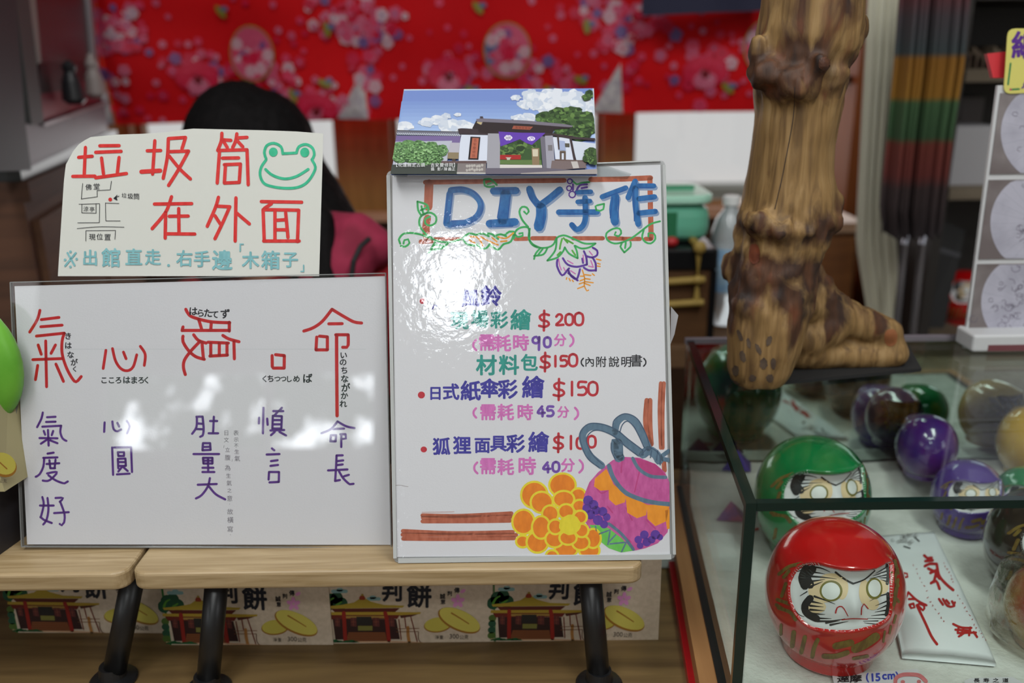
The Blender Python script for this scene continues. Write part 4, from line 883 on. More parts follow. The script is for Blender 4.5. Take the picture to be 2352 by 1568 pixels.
clump([(1380, 165, 50), (430, 430, 80), (540, 410, 90), (660, 470, 110), (800, 480, 120), (900, 500, 90), (180, 470, 90), (640, 365, 45), (1420, 385, 70), (1530, 380, 80), (760, 350, 35)], cl, 12, .6)
tr_ = [ik(58, 78, 48), ik(72, 98, 56), ik(44, 60, 40), ik(96, 124, 70), ik(64, 86, 52)]
clump([(1700, 385, 100), (1850, 345, 110), (2000, 345, 120), (2130, 400, 120), (2200, 500, 90), (1780, 460, 90), (1950, 450, 150), (2080, 560, 120), (1900, 560, 100)], tr_, 40, .7, (.12, .3))
clump([(2185, 130, 50), (2150, 180, 35), (2120, 160, 20)], tr_, 14, .8)
def f(s, *c): P.fill(C_(s), ik(*c)); P.up()
f('85,585 790,590 780,700 75,700', 112, 96, 140); f('80,650 700,640 640,880 60,900', 170, 172, 184)
f('95,525 790,550 815,560 812,582 790,590 92,575', 104, 104, 116)
for k in range(30): P.stroke([[(890+(100+k*23)/4.704, 190+(555+k*.5)/4.704), (890+(118+k*23)/4.704, 190+(572+k*.5)/4.704)]], 2.0, ik(176, 180, 192))
P.stroke(pts('95,528 790,545', TM), 1.5, ik(60, 56, 62)); P.up()
f('800,575 1090,580 1075,880 770,870 775,700', 196, 200, 214); f('1785,600 1980,610 2020,860 1815,850', 196, 200, 214); f('1985,640 2255,670 2255,850 2040,850', 190, 196, 208)
f('1215,560 1650,590 1672,940 1214,940', 58, 82, 50); clump([(1300, 760, 70), (1430, 680, 90), (1400, 760, 80), (1560, 690, 60), (1260, 720, 50)], tr_, 20)
f('1215,795 1440,795 1440,845 1215,845', 152, 44, 44); f('1215,850 1660,850 1665,905 1214,895', 90, 112, 66); f('1214,900 1670,905 1672,940 1213,938', 196, 190, 186)
f('1275,822 1340,822 1325,835 1322,850 1290,850 1290,835', 176, 172, 160); f('1555,725 1640,722 1640,905 1565,905', 130, 110, 86); f('1565,735 1625,735 1625,812 1570,812', 190, 180, 160)
f('760,515 800,508 980,518 1200,545 1700,550 2000,595 2060,605 2240,615 2250,640 1990,625 1790,590 1080,580 775,572', 62, 52, 56)
f('915,512 960,425 1030,440 1990,492 1960,510 1800,520 1780,570 1700,560 1200,550 1100,570 985,555 980,518', 50, 42, 44)
f('958,408 1040,402 1500,425 1900,462 2005,482 1990,498 1860,490 1500,462 1030,440 1020,470 975,455', 112, 106, 118); f('1000,380 1030,380 1038,402 1000,404', 70, 62, 66); f('970,440 1025,445 1010,472 965,450', 176, 160, 120)
f('1362,482 1572,492 1540,526 1345,516', 150, 82, 66); f('1390,560 2000,590 2000,600 1400,575', 60, 50, 50)
for k in range(5): P.text('院', 890+(1395+k*34)/4.704, 190+(502+k*2)/4.704, 5.5, ik(80, 40, 36))
f('1086,565 1217,567 1214,990 1072,990', 148, 146, 154); f('1648,590 1700,600 1725,960 1680,960', 104, 100, 112); f('1700,590 1785,588 1812,958 1722,962', 146, 144, 156); f('1732,690 1780,690 1782,752 1735,752', 112, 108, 112)
f('1200,545 1440,558 1705,560 1640,622 1560,690 1500,670 1430,628 1330,668 1222,706', 94, 62, 158)
for x, y in ((1305, 612), (1552, 621)):
    if x < 1400:
        for q in range(6): P.disc(890+(x+24*cos(q*1.05))/4.704, 190+(y+13*sin(q*1.05))/4.704, 4.4, 3.6, ik(214, 206, 224))
    else:
        P.disc(890+x/4.704, 190+y/4.704, 9, 5.2, ik(214, 206, 224)); P.up(); P.stroke(pts('1530,618 1545,640; 1568,605 1575,630; 1550,602 1556,622', TM), 1.4, ik(94, 62, 158))
P.up(); f('898,600 1004,604 982,848 873,846', 42, 36, 38); f('918,614 988,617 968,834 892,832', 168, 98, 78)
for k, c in enumerate('吉安慶修院'): P.text(c, 890+(948-k*4)/4.704, 190+(640+k*42)/4.704, 8, ik(96, 46, 40))
f('680,665 782,667 768,840 650,836', 168, 164, 174); f('655,770 772,772 768,842 648,838', 130, 116, 92); f('700,842 735,842 740,890 700,890', 70, 60, 56)
f('1842,640 1915,650 1925,750 1850,745', 150, 160, 190); f('1915,672 1965,674 1965,712 1917,710', 84, 80, 70); f('1860,755 1925,757 1925,860 1905,860 1905,775 1880,775 1880,858 1862,855', 90, 76, 66); f('1830,600 1850,600 1860,740 1845,740', 70, 58, 56); f('1960,600 1985,605 2035,855 2010,858', 62, 52, 54)
f('1815,845 2140,858 2150,900 1775,890', 98, 80, 76); f('1775,860 2130,870 2150,940 1760,965', 112, 98, 98); f('1980,870 2050,868 2070,940 2005,945', 176, 170, 168)
f('590,865 1072,862 1070,892 560,892', 92, 74, 74); f('760,890 1068,892 1062,985 750,985', 120, 112, 112)
for k in range(14): P.disc(890+(860+(k % 7)*27)/4.704, 190+(915+(k//7)*45+R.uniform(-8, 8))/4.704, 3.2, 3.4, ik(166, 160, 156), n=7, wob=.2, seed=k)
P.up(); f('1060,942 1690,938 1900,955 2265,985 2270,1010 1060,1010', 98, 92, 104); f('1440,995 2265,950 2265,1010 1440,1010', 150, 142, 140); f('35,905 600,890 760,895 750,1010 30,1010', 62, 66, 62); f('750,985 1060,988 1060,1010 750,1010', 168, 164, 160)
gb = [ik(96, 132, 84), ik(116, 156, 100), ik(76, 104, 70), ik(140, 176, 124), ik(60, 84, 58), ik(104, 140, 92)]
clump([(120, 720, 80), (230, 700, 80), (350, 710, 90), (470, 720, 90), (580, 750, 80), (130, 820, 90), (260, 810, 100), (400, 830, 110), (520, 840, 80)], gb, 60, .75, (.06, .16))
clump([(2200, 790, 80), (2230, 860, 70), (2150, 850, 50)], tr_, 36, .8, (.1, .2))
wt = ik(214, 214, 216)
for c, x in zip('【花蓮縣定古蹟‧吉安慶修院】', (92, 142, 191, 240, 289, 338, 387, 430, 490, 539, 590, 640, 690, 738)): P.text(c, 890+x/4.704, 190+918/4.704, 10, wt, .005)
for c, x in (('攝', 490), ('影', 560), ('/', 592), ('陳', 630), ('義', 675), ('正', 715)): P.text(c, 890+x/4.704, 190+963/4.704, 8.6, wt, .005)
P.make('printed_photo', t)
tape = clear('sticky_tape', (240, 242, 242), rough=.05, bump=.3, bscale=90)
slab('tape_strip', [(903, 372), (935, 340), (948, 352), (935, 408), (905, 408)], SC, .0006, .0008, tape, t)
slab('tape_strip', [(1365, 372), (1450, 400), (1440, 412), (1366, 405)], SD, .0012, .0014, tape, t)

# --- small things by the signs
pc = [at(1541, 704, .735), at(1558, 724, .735), at(1549, 768, .735), at(1540, 790, .735)]
box_ = thing('folded_card', 'small folded white card leaning out from behind the tall sign', 'card', at(1545, 770, .735))
mk('card', pc+[p+Vector((0, .0012, 0)) for p in pc], [(0, 1, 2, 3), (7, 6, 5, 4), (0, 4, 5, 1), (1, 5, 6, 2), (2, 6, 7, 3), (3, 7, 4, 0)], mat('white_card'), box_)
q = onz(1528, 1306, TZ+.001); sx_ = .012
G().rbox(rrect(q.x-.02, q.y, q.x+.012, q.y+.05, .005), TZ, TZ+.02, .004).make('plastic_stand', mat('grey_plastic', (176, 184, 180), .4), label='grey plastic foot on the table, beside the last cookie box', cat='stand')

# ------------------------------------------------------------------ cookie boxes standing on the table
BY = .699; BW = .1555; BH = .098
cream = mat('box_cream', (188, 172, 152), .55, c2=(178, 162, 142), scale=(200, 200, 200)); dgreen = mat('box_green', (26, 92, 34), .45)
SB = Plane((0, BY, 0), (0, -1, 0)); TNb = (730, 1270, 2.767)
def B_(s): return pts(s, TNb)[0]
def bc(c): return mat('print_%d_%d_%d' % c, c, .5, spec=.3)
bxl = SB(752, 1400).x; bo = Vector((bxl, BY, TZ))
bx0 = thing('cookie_box', 'cream cookie box printed with a temple and two cookies, second from the right', 'box', bo, 'cream cookie boxes on the table')
G().box((bxl+.002, BY, TZ), (bxl+BW, BY+.05, TZ+BH)).make('carton', cream, bx0)
G().box((bxl, BY, TZ), (bxl+.002, BY+.05, TZ+BH)).make('green_side', dgreen, bx0)
P = Print(SB, .0001, .00002, clamp=(738, 1200, 1131, 1474.5))
def f(s, *c): P.fill(B_(s), bc(c)); P.up()
for x, y, r in ((85, 300, 45), (120, 285, 40), (150, 320, 40), (60, 330, 40)): P.disc(730+x/2.767, 1270+y/2.767, r/2.767, r/2.767, bc((24, 66, 44)), n=16)
P.up(); P.stroke(pts('60,330 75,300 100,285; 120,330 150,310', TNb), 6, bc((70, 120, 40)), taper=.5)
P.stroke(pts('95,242 180,242; 130,232 150,232; 322,290 390,290; 340,280 360,280', TNb), 8, bc((118, 152, 152)))
for y in (425, 460, 500, 535): P.disc(730+62/2.767, 1270+y/2.767, 9, 8, bc((70, 92, 40)) if y % 2 else bc((34, 70, 50)))
P.up(); f('50,338 150,328 230,312 272,284 298,284 340,308 420,328 552,332 538,346 60,352', 150, 128, 44)
f('262,284 272,268 292,268 302,284 298,296 268,296', 130, 48, 28); f('277,258 289,258 292,270 274,270', 140, 120, 50)
f('85,352 522,348 490,374 110,376', 78, 30, 24); f('48,374 440,372 656,374 650,386 530,394 48,392', 156, 130, 46); f('62,392 522,392 505,416 80,420', 96, 34, 26); f('95,418 498,418 522,545 112,548', 46, 26, 24)
f('520,394 640,386 600,400 530,412', 70, 34, 28); f('175,398 420,398 430,410 165,412', 150, 120, 60)
for a, b in ((108, 140), (208, 244), (350, 390), (452, 486)): f('%d,408 %d,408 %d,466 %d,462' % (a, b, b+3, a+2), 84, 42, 40); P.stroke(pts('%d,412 %d,462; %d,435 %d,435' % ((a+b)/2, (a+b)/2+1, a+4, b-2), TNb), .8, bc((130, 70, 50)))
f('245,402 340,402 345,455 250,455', 36, 34, 32); f('256,460 348,460 348,490 256,490', 112, 108, 54); f('195,500 428,500 442,558 180,562', 112, 66, 38)
for k in range(4): P.stroke(pts('%d,%d %d,%d' % (192-k*4, 512+k*13, 432+k*3, 512+k*13), TNb), .9, bc((84, 44, 26)))
P.stroke(pts('165,378 168,420 176,560; 428,378 438,420 452,552', TNb), 9, bc((128, 34, 26))); P.stroke(pts('515,420 530,546; 590,398 632,560; 552,404 560,470', TNb), 2.4, bc((104, 40, 28)))
P.stroke(pts('500,478 645,476; 500,498 640,496', TNb), 1.4, bc((110, 70, 44))); P.stroke(pts('573,470 574,520 582,568', TNb), 7, bc((156, 108, 58))); P.stroke(pts('640,500 640,545 660,572', TNb), 1.6, bc((80, 40, 24)))
f('60,552 170,558 450,556 600,560 690,566 690,574 60,576', 178, 142, 110)
for x, y in ((80, 568), (110, 560), (140, 566), (180, 566), (215, 562), (240, 570)): P.disc(730+x/2.767, 1270+y/2.767, 9, 5, bc((24, 74, 40)), n=10)
P.up()
P.text('判', 730+474/2.767, 1270+238/2.767, 50, blackink, .03, skew=.0); P.text('餅', 730+645/2.767, 1270+268/2.767, 58, blackink, .03)
for c, x, y, z in (('誠', 793, 272, 13), ('意', 796, 307, 12), ('判', 838, 254, 12), ('傳', 884, 234, 13)): P.text(c, 730+x/2.767, 1270+y/2.767, z, blackink, .02)
sk = bc((200, 134, 180))
for q in range(5): a = q*1.257-1.57; P.disc(730+(890+25*cos(a))/2.767, 1270+(303+25*sin(a))/2.767, 7.4, 4.8, sk, rot=a, n=10)
P.disc(730+922/2.767, 1270+239/2.767, 7, 4, sk, rot=-.5, n=10)
rimc = bc((140, 96, 34)); ck = bc((178, 166, 74)); ck2 = bc((188, 176, 84))
P.up().disc(730+762/2.767, 1270+455/2.767, 32, 17, rimc, rot=-.12, n=26); P.up().disc(730+762/2.767, 1270+450/2.767, 30.5, 16, ck, rot=-.12, n=26)
P.up().disc(730+898/2.767, 1270+426/2.767, 52, 23.5, rimc, rot=.42, n=30); P.up().disc(730+902/2.767, 1270+420/2.767, 50, 21.5, ck2, rot=.42, n=30)
P.up().stroke(pts('850,378 900,408 960,446', TNb), 3.6, rimc, taper=.4)
for c, x, y, z in (('淨', 757, 532, 10), ('重', 786, 532, 10), (':', 808, 533, 9), ('3', 845, 526, 15), ('0', 866, 526, 15), ('0', 887, 526, 15), ('公', 914, 531, 11), ('克', 944, 530, 11)): P.text(c, 730+x/2.767, 1270+y/2.767, z, ink((60, 52, 46), 4), 0)
P.make('printed_picture', bx0)
def dup(root, dloc, rotz=0, label=None, swap=None, scale=None):
    r = root.copy(); COL.objects.link(r); r.location = root.location+Vector(dloc); r.rotation_euler = (0, 0, root.rotation_euler[2]+rotz)
    if scale: r.scale = (scale,)*3
    if label: r['label'] = label
    ORG[r.name] = r.location.copy()
    for ch in root.children:
        c = ch.copy(); COL.objects.link(c); c.parent = r
        for g_ in ch.children: d = g_.copy(); COL.objects.link(d); d.parent = c
        if swap and ch.name.split('.')[0] in swap:
            for i, mm in enumerate(swap[ch.name.split('.')[0]]):
                if mm is not None and i < len(c.material_slots): c.material_slots[i].link = 'OBJECT'; c.material_slots[i].material = mm
    return r
def bsh(px): return SB(px, 1400).x-bxl
bx1 = dup(bx0, (bsh(1132.5), 0, 0), 0, 'cream temple cookie box at the right end of the row'); dup(bx0, (bsh(376), .001, 0), radians(-1.0), 'cream temple cookie box second from the left end of the row, behind a black leg')
dup(bx0, (Vector(ony(26, 1400, .722)).x-bxl, .023, 0), radians(-1.5), 'cream temple cookie box at the left end of the row')
# far left: a dark carton with another cookie box on top
bb = thing('dark_carton', 'black carton at the left edge, standing on the oak stand', 'box', (-.5, .66, BZ))
e = at(44, 1300, .70); cz1 = onz(20, 1292, BZ)
XL = onz(46, 1250, BZ).x; YL = .632
zc1 = ony(24, 1112, YL+.035).z
G().hexa([Vector((-.62, YL, BZ)), Vector((XL-.012, YL-.002, BZ)), Vector((XL, YL+.06, BZ)), Vector((-.62, YL+.07, BZ))], [Vector((-.62, YL, zc1)), Vector((XL-.012, YL-.002, zc1-.012)), Vector((XL, YL+.06, zc1+.0)), Vector((-.62, YL+.07, zc1+.004))]).make('carton', mat('charcoal_card', (40, 38, 42), .5), bb)
zc2 = zc1+.005
c2_ = Vector((ony(45, 1000, YL+.04).x, YL+.02, zc2))
zt_ = ony(0, 880, YL+.02).z
gbx = thing('gift_box', 'cream gift box at the left edge, on top of the black carton', 'box', (c2_.x, c2_.y, zc2))
yb_ = YL+.012
G().hexa([Vector((-.62, yb_, zc2)), Vector((c2_.x-.004, yb_, zc2)), Vector((c2_.x+.004, yb_+.045, zc2)), Vector((-.62, yb_+.045, zc2))], [Vector((-.62, yb_, zt_)), Vector((c2_.x-.012, yb_, zt_)), Vector((c2_.x-.008, yb_+.045, zt_)), Vector((-.62, yb_+.045, zt_))]).make('carton', mat('box_cream2', (170, 160, 120), .55), gbx)
SG = Plane((0, yb_, 0), (0, -1, 0)); P = Print(SG, .0002)
P.disc(8, 1068, 32, 26, rimc, rot=.5, n=26); P.up().disc(8, 1064, 30, 24, ck, rot=.5, n=26); P.up().stroke([[(-10, 1052), (16, 1076)]], 3, rimc)
for c, x in (('公', 2), ('克', 12)): P.text(c, x, 1104, 9, ink((60, 52, 46), 4))
P.make('printed_picture', gbx)
gx = ony(-10, 800, YL+.05)
G().ell((gx.x-.014, YL+.045, zt_+.008), (.036, .016, .052), 28, 16).make('green_bag', mat('leaf_green_film', (96, 164, 50), .35, c2=(110, 178, 60), scale=(30, 30, 30)), smooth=True, label='rounded green bag rising behind the cream gift box at the left edge', cat='bag')
# ------------------------------------------------------------------ glass display case
FZ = .861; GZ = 1.046
FL = onz(1713, 1156, GZ); BL = onz(1577, 780, GZ); YF2 = FL.y; YK = BL.y; XR_ = .72
def gx(Y): return lerp(FL.x, BL.x, (Y-YF2)/(YK-YF2))
case = thing('glass_case', 'glass display case with dark green glass edges on a wooden base, at the right', 'display case', (.42, .76, TZ))
cg = clear('case_glass', (248, 252, 250), ior=1.5, k=.55); edge = mat('glass_edge', (8, 34, 30), .12, spec=.8); 
def quadp(g, off0, off1, y0, y1, z0, z1, mi=0, xr=None):
    """prism whose left side follows the case; off = distance inside that side"""
    if xr is None: b = [(gx(y0)+off0, y0), (gx(y0)+off1, y0), (gx(y1)+off1, y1), (gx(y1)+off0, y1)]
    else: b = [(gx(y0)+off0, y0), (xr, y0), (xr, y1), (gx(y1)+off0, y1)]
    return g.hexa([Vector((x, y, z0)) for x, y in b], [Vector((x, y, z1)) for x, y in b], mi)
T_ = .0062
quadp(G(), -.024, 0, YF2-.03, YK+.012, TZ, TZ+.010, xr=XR_+.02).make('red_tray', mat('red_lacquer', (170, 22, 30), .3), case)
quadp(G(), -.0185, 0, YF2-.024, YK+.008, TZ+.010, FZ-.003, xr=XR_+.015).make('wooden_base', wood('case_wood', (176, 128, 82), (150, 104, 64), (30, 3, 30), .5), case)
quadp(G(), -.0035, 0, YF2-.003, YK+.001, FZ-.003, FZ-.001, xr=XR_).make('rubber_strip', mat('black_rubber', (16, 18, 18), .5), case)
quadp(G(), T_+.003, 0, YF2+T_, YK-.004, GZ-T_, GZ, xr=XR_-.01).make('top_pane', cg, case)
quadp(G(), T_+.003, 0, YF2, YF2+T_, FZ, GZ-T_, xr=XR_-.01).make('front_pane', cg, case)
quadp(G(), 0, T_*.6, YF2+T_, YK-.004, FZ, GZ-T_).make('side_pane', cg, case)
quadp(G(), T_+.002, 0, YF2-.0005, YF2+T_, GZ-T_, GZ+.0003, xr=XR_-.01).make('glass_edge', edge, case)
quadp(G(), 0, T_+.0018, YF2-.0005, YK-.004, GZ-T_, GZ+.0003).make('glass_edge', edge, case)
quadp(G(), 0, T_+.0018, YF2-.0005, YF2+T_, FZ, GZ-T_).make('glass_edge', edge, case)
quadp(G(), 0, 0, YK-.003, YK, FZ+.002, GZ-.004, xr=XR_).make('mirror_back', mat('mirror', (176, 190, 184), .015, metal=1), case)
quadp(G(), -.002, 0, YK-.005, YK+.003, GZ-.004, GZ+.002, xr=XR_).make('rear_strip', gm2, case)
quadp(G(), 0, 0, YK+.0005, YK+.004, FZ-.003, GZ-.004, xr=XR_).make('back_board', dark_wood, case)
# white cloth lining the floor and the ledge before the mirror
vs = []; fs = []; NX, NY = 70, 50
def clz(x, y): return FZ+.0010+.0016*noise.noise(Vector((x*22, y*16, 3)))+.0008*noise.noise(Vector((x*70, y*50, 1)))
for j in range(NY+1):
    y = lerp(YF2+.010, YK-.006, j/NY)
    for i in range(NX+1):
        x = lerp(gx(y)+.008, XR_-.014, i/NX); z = clz(x, y)
        d = y-(YK-.045)
        if d > 0: z += .030*min(1, d/.008)**.5+.0012*noise.noise(Vector((x*30, 8, y*60)))
        vs.append((x, y, z))
for j in range(NY):
    for i in range(NX): a = j*(NX+1)+i; fs.append((a, a+1, a+NX+2, a+NX+1))
lining = mk('cotton_lining', vs, fs, mat('white_cotton', (208, 208, 202), .95, bump=.5, bscale=260, c2=(196, 196, 190), scale=(40, 40, 40)), smooth=True, label='soft white cotton cloth lining the floor of the glass case', cat='cloth')

# ------------------------------------------------------------------ daruma dolls
DR, DB, DC, DH = .0562, .0615, .0585, .12
RP = onz(1899, 1496, FZ+.001)                               # the red doll's base centre
RP.z = FZ+.0034
NA, NT = 420, 250
def dpt(a, th): 
    r = DR*max(0, sin(th))**.82; z = DC+DB*cos(th)
    return r*sin(a), -r*cos(a), max(z, 0)
import numpy as np
A_, Tt = np.meshgrid(np.linspace(-pi, pi, NA, endpoint=False), np.linspace(.0001, pi-.30, NT), indexing='ij')
base_v = [[dpt(a, th) for th in Tt[0]] for a in A_[:, 0]]
flat = [Vector(v)+RP for row in base_v for v in row]
dfs = [(i*NT+j, i*NT+j+1, ((i+1) % NA)*NT+j+1, ((i+1) % NA)*NT+j) for i in range(NA) for j in range(NT-1)]
bv = BVHTree.FromPolygons(flat, dfs)
TO = (1740, 1180, 4.1263)
def to_at(x, y):
    h = bv.ray_cast(CAM, ray(x, y).normalized())[0]
    if h is None: return None
    p = h-RP; return atan2(p.x, -p.y), math.acos(max(-1, min(1, (p.z-DC)/DB)))
fo = smooth_line(pts('322,600 420,500 560,478 700,512 880,540 1080,528 1235,462 1252,560 1255,760 1238,960 1120,1045 900,1100 700,1100 500,1062 380,955 318,820 305,700 322,600', TO)[0], 6)
fp = [q for q in (to_at(*p) for p in fo) if q]
px_ = np.array([q[0] for q in fp]); py_ = np.array([q[1] for q in fp])
SCX, SCY = DR, DB
pa = A_.ravel(); pt_ = Tt.ravel(); inside = np.zeros(pa.size, bool); dist = np.full(pa.size, 9.0)
n_ = len(fp)
for i in range(n_):
    x0, y0, x1, y1 = px_[i], py_[i], px_[(i+1) % n_], py_[(i+1) % n_]
    c = ((y0 > pt_) != (y1 > pt_)) & (pa < (x1-x0)*(pt_-y0)/((y1-y0) if y1 != y0 else 1e-9)+x0); inside ^= c
    dx, dy = (x1-x0)*SCX, (y1-y0)*SCY; L2 = dx*dx+dy*dy+1e-12
    ax, ay = (pa-x0)*SCX, (pt_-y0)*SCY; u = np.clip((ax*dx+ay*dy)/L2, 0, 1); dist = np.minimum(dist, np.hypot(ax-u*dx, ay-u*dy))
ca, cth = px_.mean(), py_.mean()
nose_at = to_at(TO[0]+925/TO[2], TO[1]+880/TO[2])
topw = np.clip((cth-pt_)/.45+.1, 0, 1)*np.exp(-((pa-ca)/.95)**2)
disp = np.where(inside, -.0042*(1-np.exp(-(dist/.0045)**2))*(.6+.6*np.clip((cth+.2-pt_)/.5, 0, 1)), .0016*np.exp(-(dist/.005)**2)+.0058*topw*np.exp(-(dist/.014)**2))
disp += np.where(inside, .0042*np.exp(-(((pa-nose_at[0])*DR/.0065)**2+((pt_-nose_at[1])*DB/.011)**2)), 0)
disp += np.where(inside, .0015*np.exp(-(((np.abs(pa-nose_at[0])-.33)*DR/.009)**2+((pt_-nose_at[1]+.12)*DB/.010)**2)), 0)
dvs = []
for k in range(pa.size):
    v = flat[k]-RP; nrm = Vector((v.x, v.y, (v.z-DC)*.8)).normalized(); dvs.append(flat[k]+nrm*float(disp[k]))
ins = inside.reshape(NA, NT)
fm = []
for i in range(NA):
    i2 = (i+1) % NA
    for j in range(NT-1): fm.append(1 if int(ins[i, j])+int(ins[i, j+1])+int(ins[i2, j])+int(ins[i2, j+1]) >= 3 else 0)
def lacq(nm, c, c2=None): return mat(nm, c, .2, spec=.5, coat=1, c2=c2, scale=(18, 18, 18), lo=.35, hi=.65)
gold = mat('gold_paint', (132, 112, 52), .45, c2=(112, 84, 40), scale=(300, 300, 80), metal=.2, lo=.4, hi=.6); facew = mat('face_white', (206, 204, 206), .5); dblack = mat('brush_black', (20, 20, 22), .5); peach = mat('face_peach', (218, 192, 152), .5, c2=(212, 186, 150), scale=(60, 60, 60)); olive = mat('eye_ring', (112, 104, 40), .45); dred = mat('brush_red', (170, 26, 28), .45); eyew = mat('eye_white', (214, 214, 212), .45)
red_l = lacq('red_doll_lacquer', (190, 14, 18))
dar = thing('daruma_doll', 'large glossy red daruma doll at the front of the case, in focus', 'doll', RP, 'daruma dolls')
body = mk('body', dvs, dfs, [red_l, facew], dar, fm=fm, smooth=True)
G().lathe([(.036, 0), (.0375, .002), (.0370, .010), (.040, .014)], RP, 40).make('foot_ring', red_l, dar, smooth=True)
sb = Surf(BVHTree.FromPolygons(dvs, dfs))
P = Print(sb, .00025, .00006)
P.stroke(pts('345,1120 330,1250', TO), 11, gold); P.stroke(pts('450,1165 415,1310; 570,1190 535,1270 520,1350', TO), 10, gold); P.stroke(pts('740,1250 885,1218', TO), 16, gold); P.stroke(pts('925,1275 1020,1230 1120,1160', TO), 20, gold)
P.stroke(pts('630,1345 740,1345 850,1310', TO), 12, gold); P.stroke(pts('225,1050 222,1140', TO), 7, gold); P.stroke(pts('190,810 300,850; 200,890 310,930 360,1000; 230,780 270,660; 205,570 300,500 420,470; 250,600 300,540; 180,860 240,900', TO), 8, gold)
P.stroke(pts('1300,440 1330,560; 1325,520 1290,640; 1275,560 1330,680; 1330,620 1300,760; 1280,760 1335,830; 1320,700 1290,860; 1270,900 1300,840', TO), 7, gold); P.stroke(pts('1205,1110 1190,1210; 1262,1060 1250,1130; 1310,960 1290,1030', TO), 5, gold); P.stroke(pts('910,1368 1040,1345', TO), 8, gold)
P.make('gold_marks', dar)
P = Print(sb, .00025, .00006)
def D_(x, y): return TO[0]+x/TO[2], TO[1]+y/TO[2]
for x, y, rx, ry in ((630, 730, 150, 110), (560, 880, 90, 60), (800, 700, 60, 110), (700, 620, 110, 60), (1010, 740, 50, 120), (1180, 690, 60, 70), (1090, 850, 60, 60)): P.disc(*D_(x, y), rx/TO[2], ry/TO[2], peach, rings=5)
P.up().stroke(pts('462,515 425,600 450,680; 520,520 470,600 500,670', TO), 19, dblack); P.stroke(pts('500,800 450,870 470,940 560,990', TO), 17, dblack)
P.stroke(pts('500,498 600,510 690,548; 500,545 640,566; 500,590 620,600 750,615; 500,640 640,620; 490,690 560,665 620,640; 540,780 640,815 735,852; 520,830 620,850; 500,868 625,880; 500,905 635,915; 500,940 640,950; 540,985 700,990; 570,1015 700,1012 830,990; 690,1050 860,1015; 650,1030 780,1010', TO), 5.2, dblack, taper=.85)
P.stroke(pts('440,520 380,545; 470,735 405,775; 350,900 390,950 440,972', TO), 2.6, dblack, taper=.5)
P.stroke(pts('740,550 830,620 905,660', TO), 4.6, dblack); P.stroke(pts('905,660 1010,620 1110,535', TO), 3.8, dblack, taper=.3)
P.stroke(pts('1225,485 1238,560 1228,660', TO), 7, dblack); P.stroke(pts('1235,755 1238,860 1218,955', TO), 8, dblack)
P.stroke(pts('1228,500 1120,560; 1230,540 1090,585; 1230,575 1060,612; 1225,605 1150,605; 1222,640 1165,620; 1232,755 1150,780 1060,825; 1225,825 1115,868; 1222,865 1130,905; 1220,910 1110,928; 1212,950 1075,962', TO), 3.6, dblack, taper=.8)
P.stroke(pts('1215,990 1040,988; 1140,1012 1000,1015; 1140,1045 1010,1030', TO), 2.4, dblack, taper=.6)
P.up().disc(*D_(697, 728), 26, 24, olive, rings=4, n=28); P.disc(*D_(1104, 706), 19, 24.5, olive, rings=4, n=28)
P.up().disc(*D_(695, 730), 21, 19.5, eyew, rings=4, n=28); P.disc(*D_(1106, 703), 14.5, 19.5, eyew, rings=4, n=28)
P.up().stroke(pts('800,1000 900,988 1040,994', TO), 2.2, dred); P.stroke(pts('740,935 755,885 800,875 835,920 858,965', TO), 3.4, dred, taper=.5); P.stroke(pts('980,950 985,880 1005,850 1045,895', TO), 2.4, dred)
P.make('painted_face', dar)
P = Print(sb, .0002, .00003); P.stroke([fo[2:-2]+[fo[2]]], 3.2, red_l, False); P.make('face_rim', dar)
def daruma(x, y, zc, scale, rot, label, nm, c, c2=None, ledge=0):
    q = onz(x, y, FZ+.002) if not zc else ony(x, y, YK-.047)
    q.z = FZ+.0034+ledge
    m_ = lacq(nm, c, c2)
    return dup(dar, q-RP, rot, label, {'body': [m_, None], 'foot_ring': [m_], 'face_rim': [m_]}, scale)
daruma(1852, 1262, 0, 1.02, radians(12), 'large green daruma doll half hidden behind the glossy red one', 'green_doll_lacquer', (0, 128, 66), (0, 110, 58))
daruma(2210, 1216, 0, .65, radians(0), 'small purple daruma doll on the case floor, behind the paper pouch', 'purple_doll_lacquer', (70, 40, 128))
daruma(2366, 1352, 0, .84, radians(10), 'black daruma doll with gold streaks at the right edge of the case', 'black_doll_lacquer', (40, 34, 30))
daruma(2122, 1062, 'ledge', .59, radians(185), 'small violet daruma doll on the rear ledge, seen from behind', 'violet_doll_lacquer', (66, 34, 118), (90, 30, 110), .031)
daruma(2362, 1060, 'ledge', .66, radians(160), 'yellow daruma doll on the rear ledge at the right edge', 'yellow_doll_lacquer', (190, 150, 20), (176, 130, 16), .031)
daruma(2345, 1226, 0, .62, radians(-10), 'small green daruma doll behind the black one at the right edge', 'green_doll_lacquer', (0, 128, 66))
dw = daruma(2394, 1478, 0, .62, radians(20), 'gold daruma doll wrapped in clear film, at the right edge near the front', 'gold_doll_lacquer', (166, 146, 92), (150, 60, 60))
film = clear('crinkled_film', (246, 244, 238), ior=1.6, bump=.8, bscale=45, bdist=.01, extra=.03)
g = G(); c = dw.location
g.lathe([(.026, .001), (.044, .010), (.046, .036), (.040, .064), (.024, .080), (.010, .088), (.018, .098)], c, 30); vs = [Vector(v)+Vector((noise.noise(Vector(v)*60), noise.noise(Vector(v)*60+Vector((5, 0, 0))), 0))*.006 for v in g.v]
mk('plastic_wrap', vs, g.f, film, loc=c, smooth=True, label='clear crinkled plastic film wrapped around the gold daruma doll', cat='wrapper')

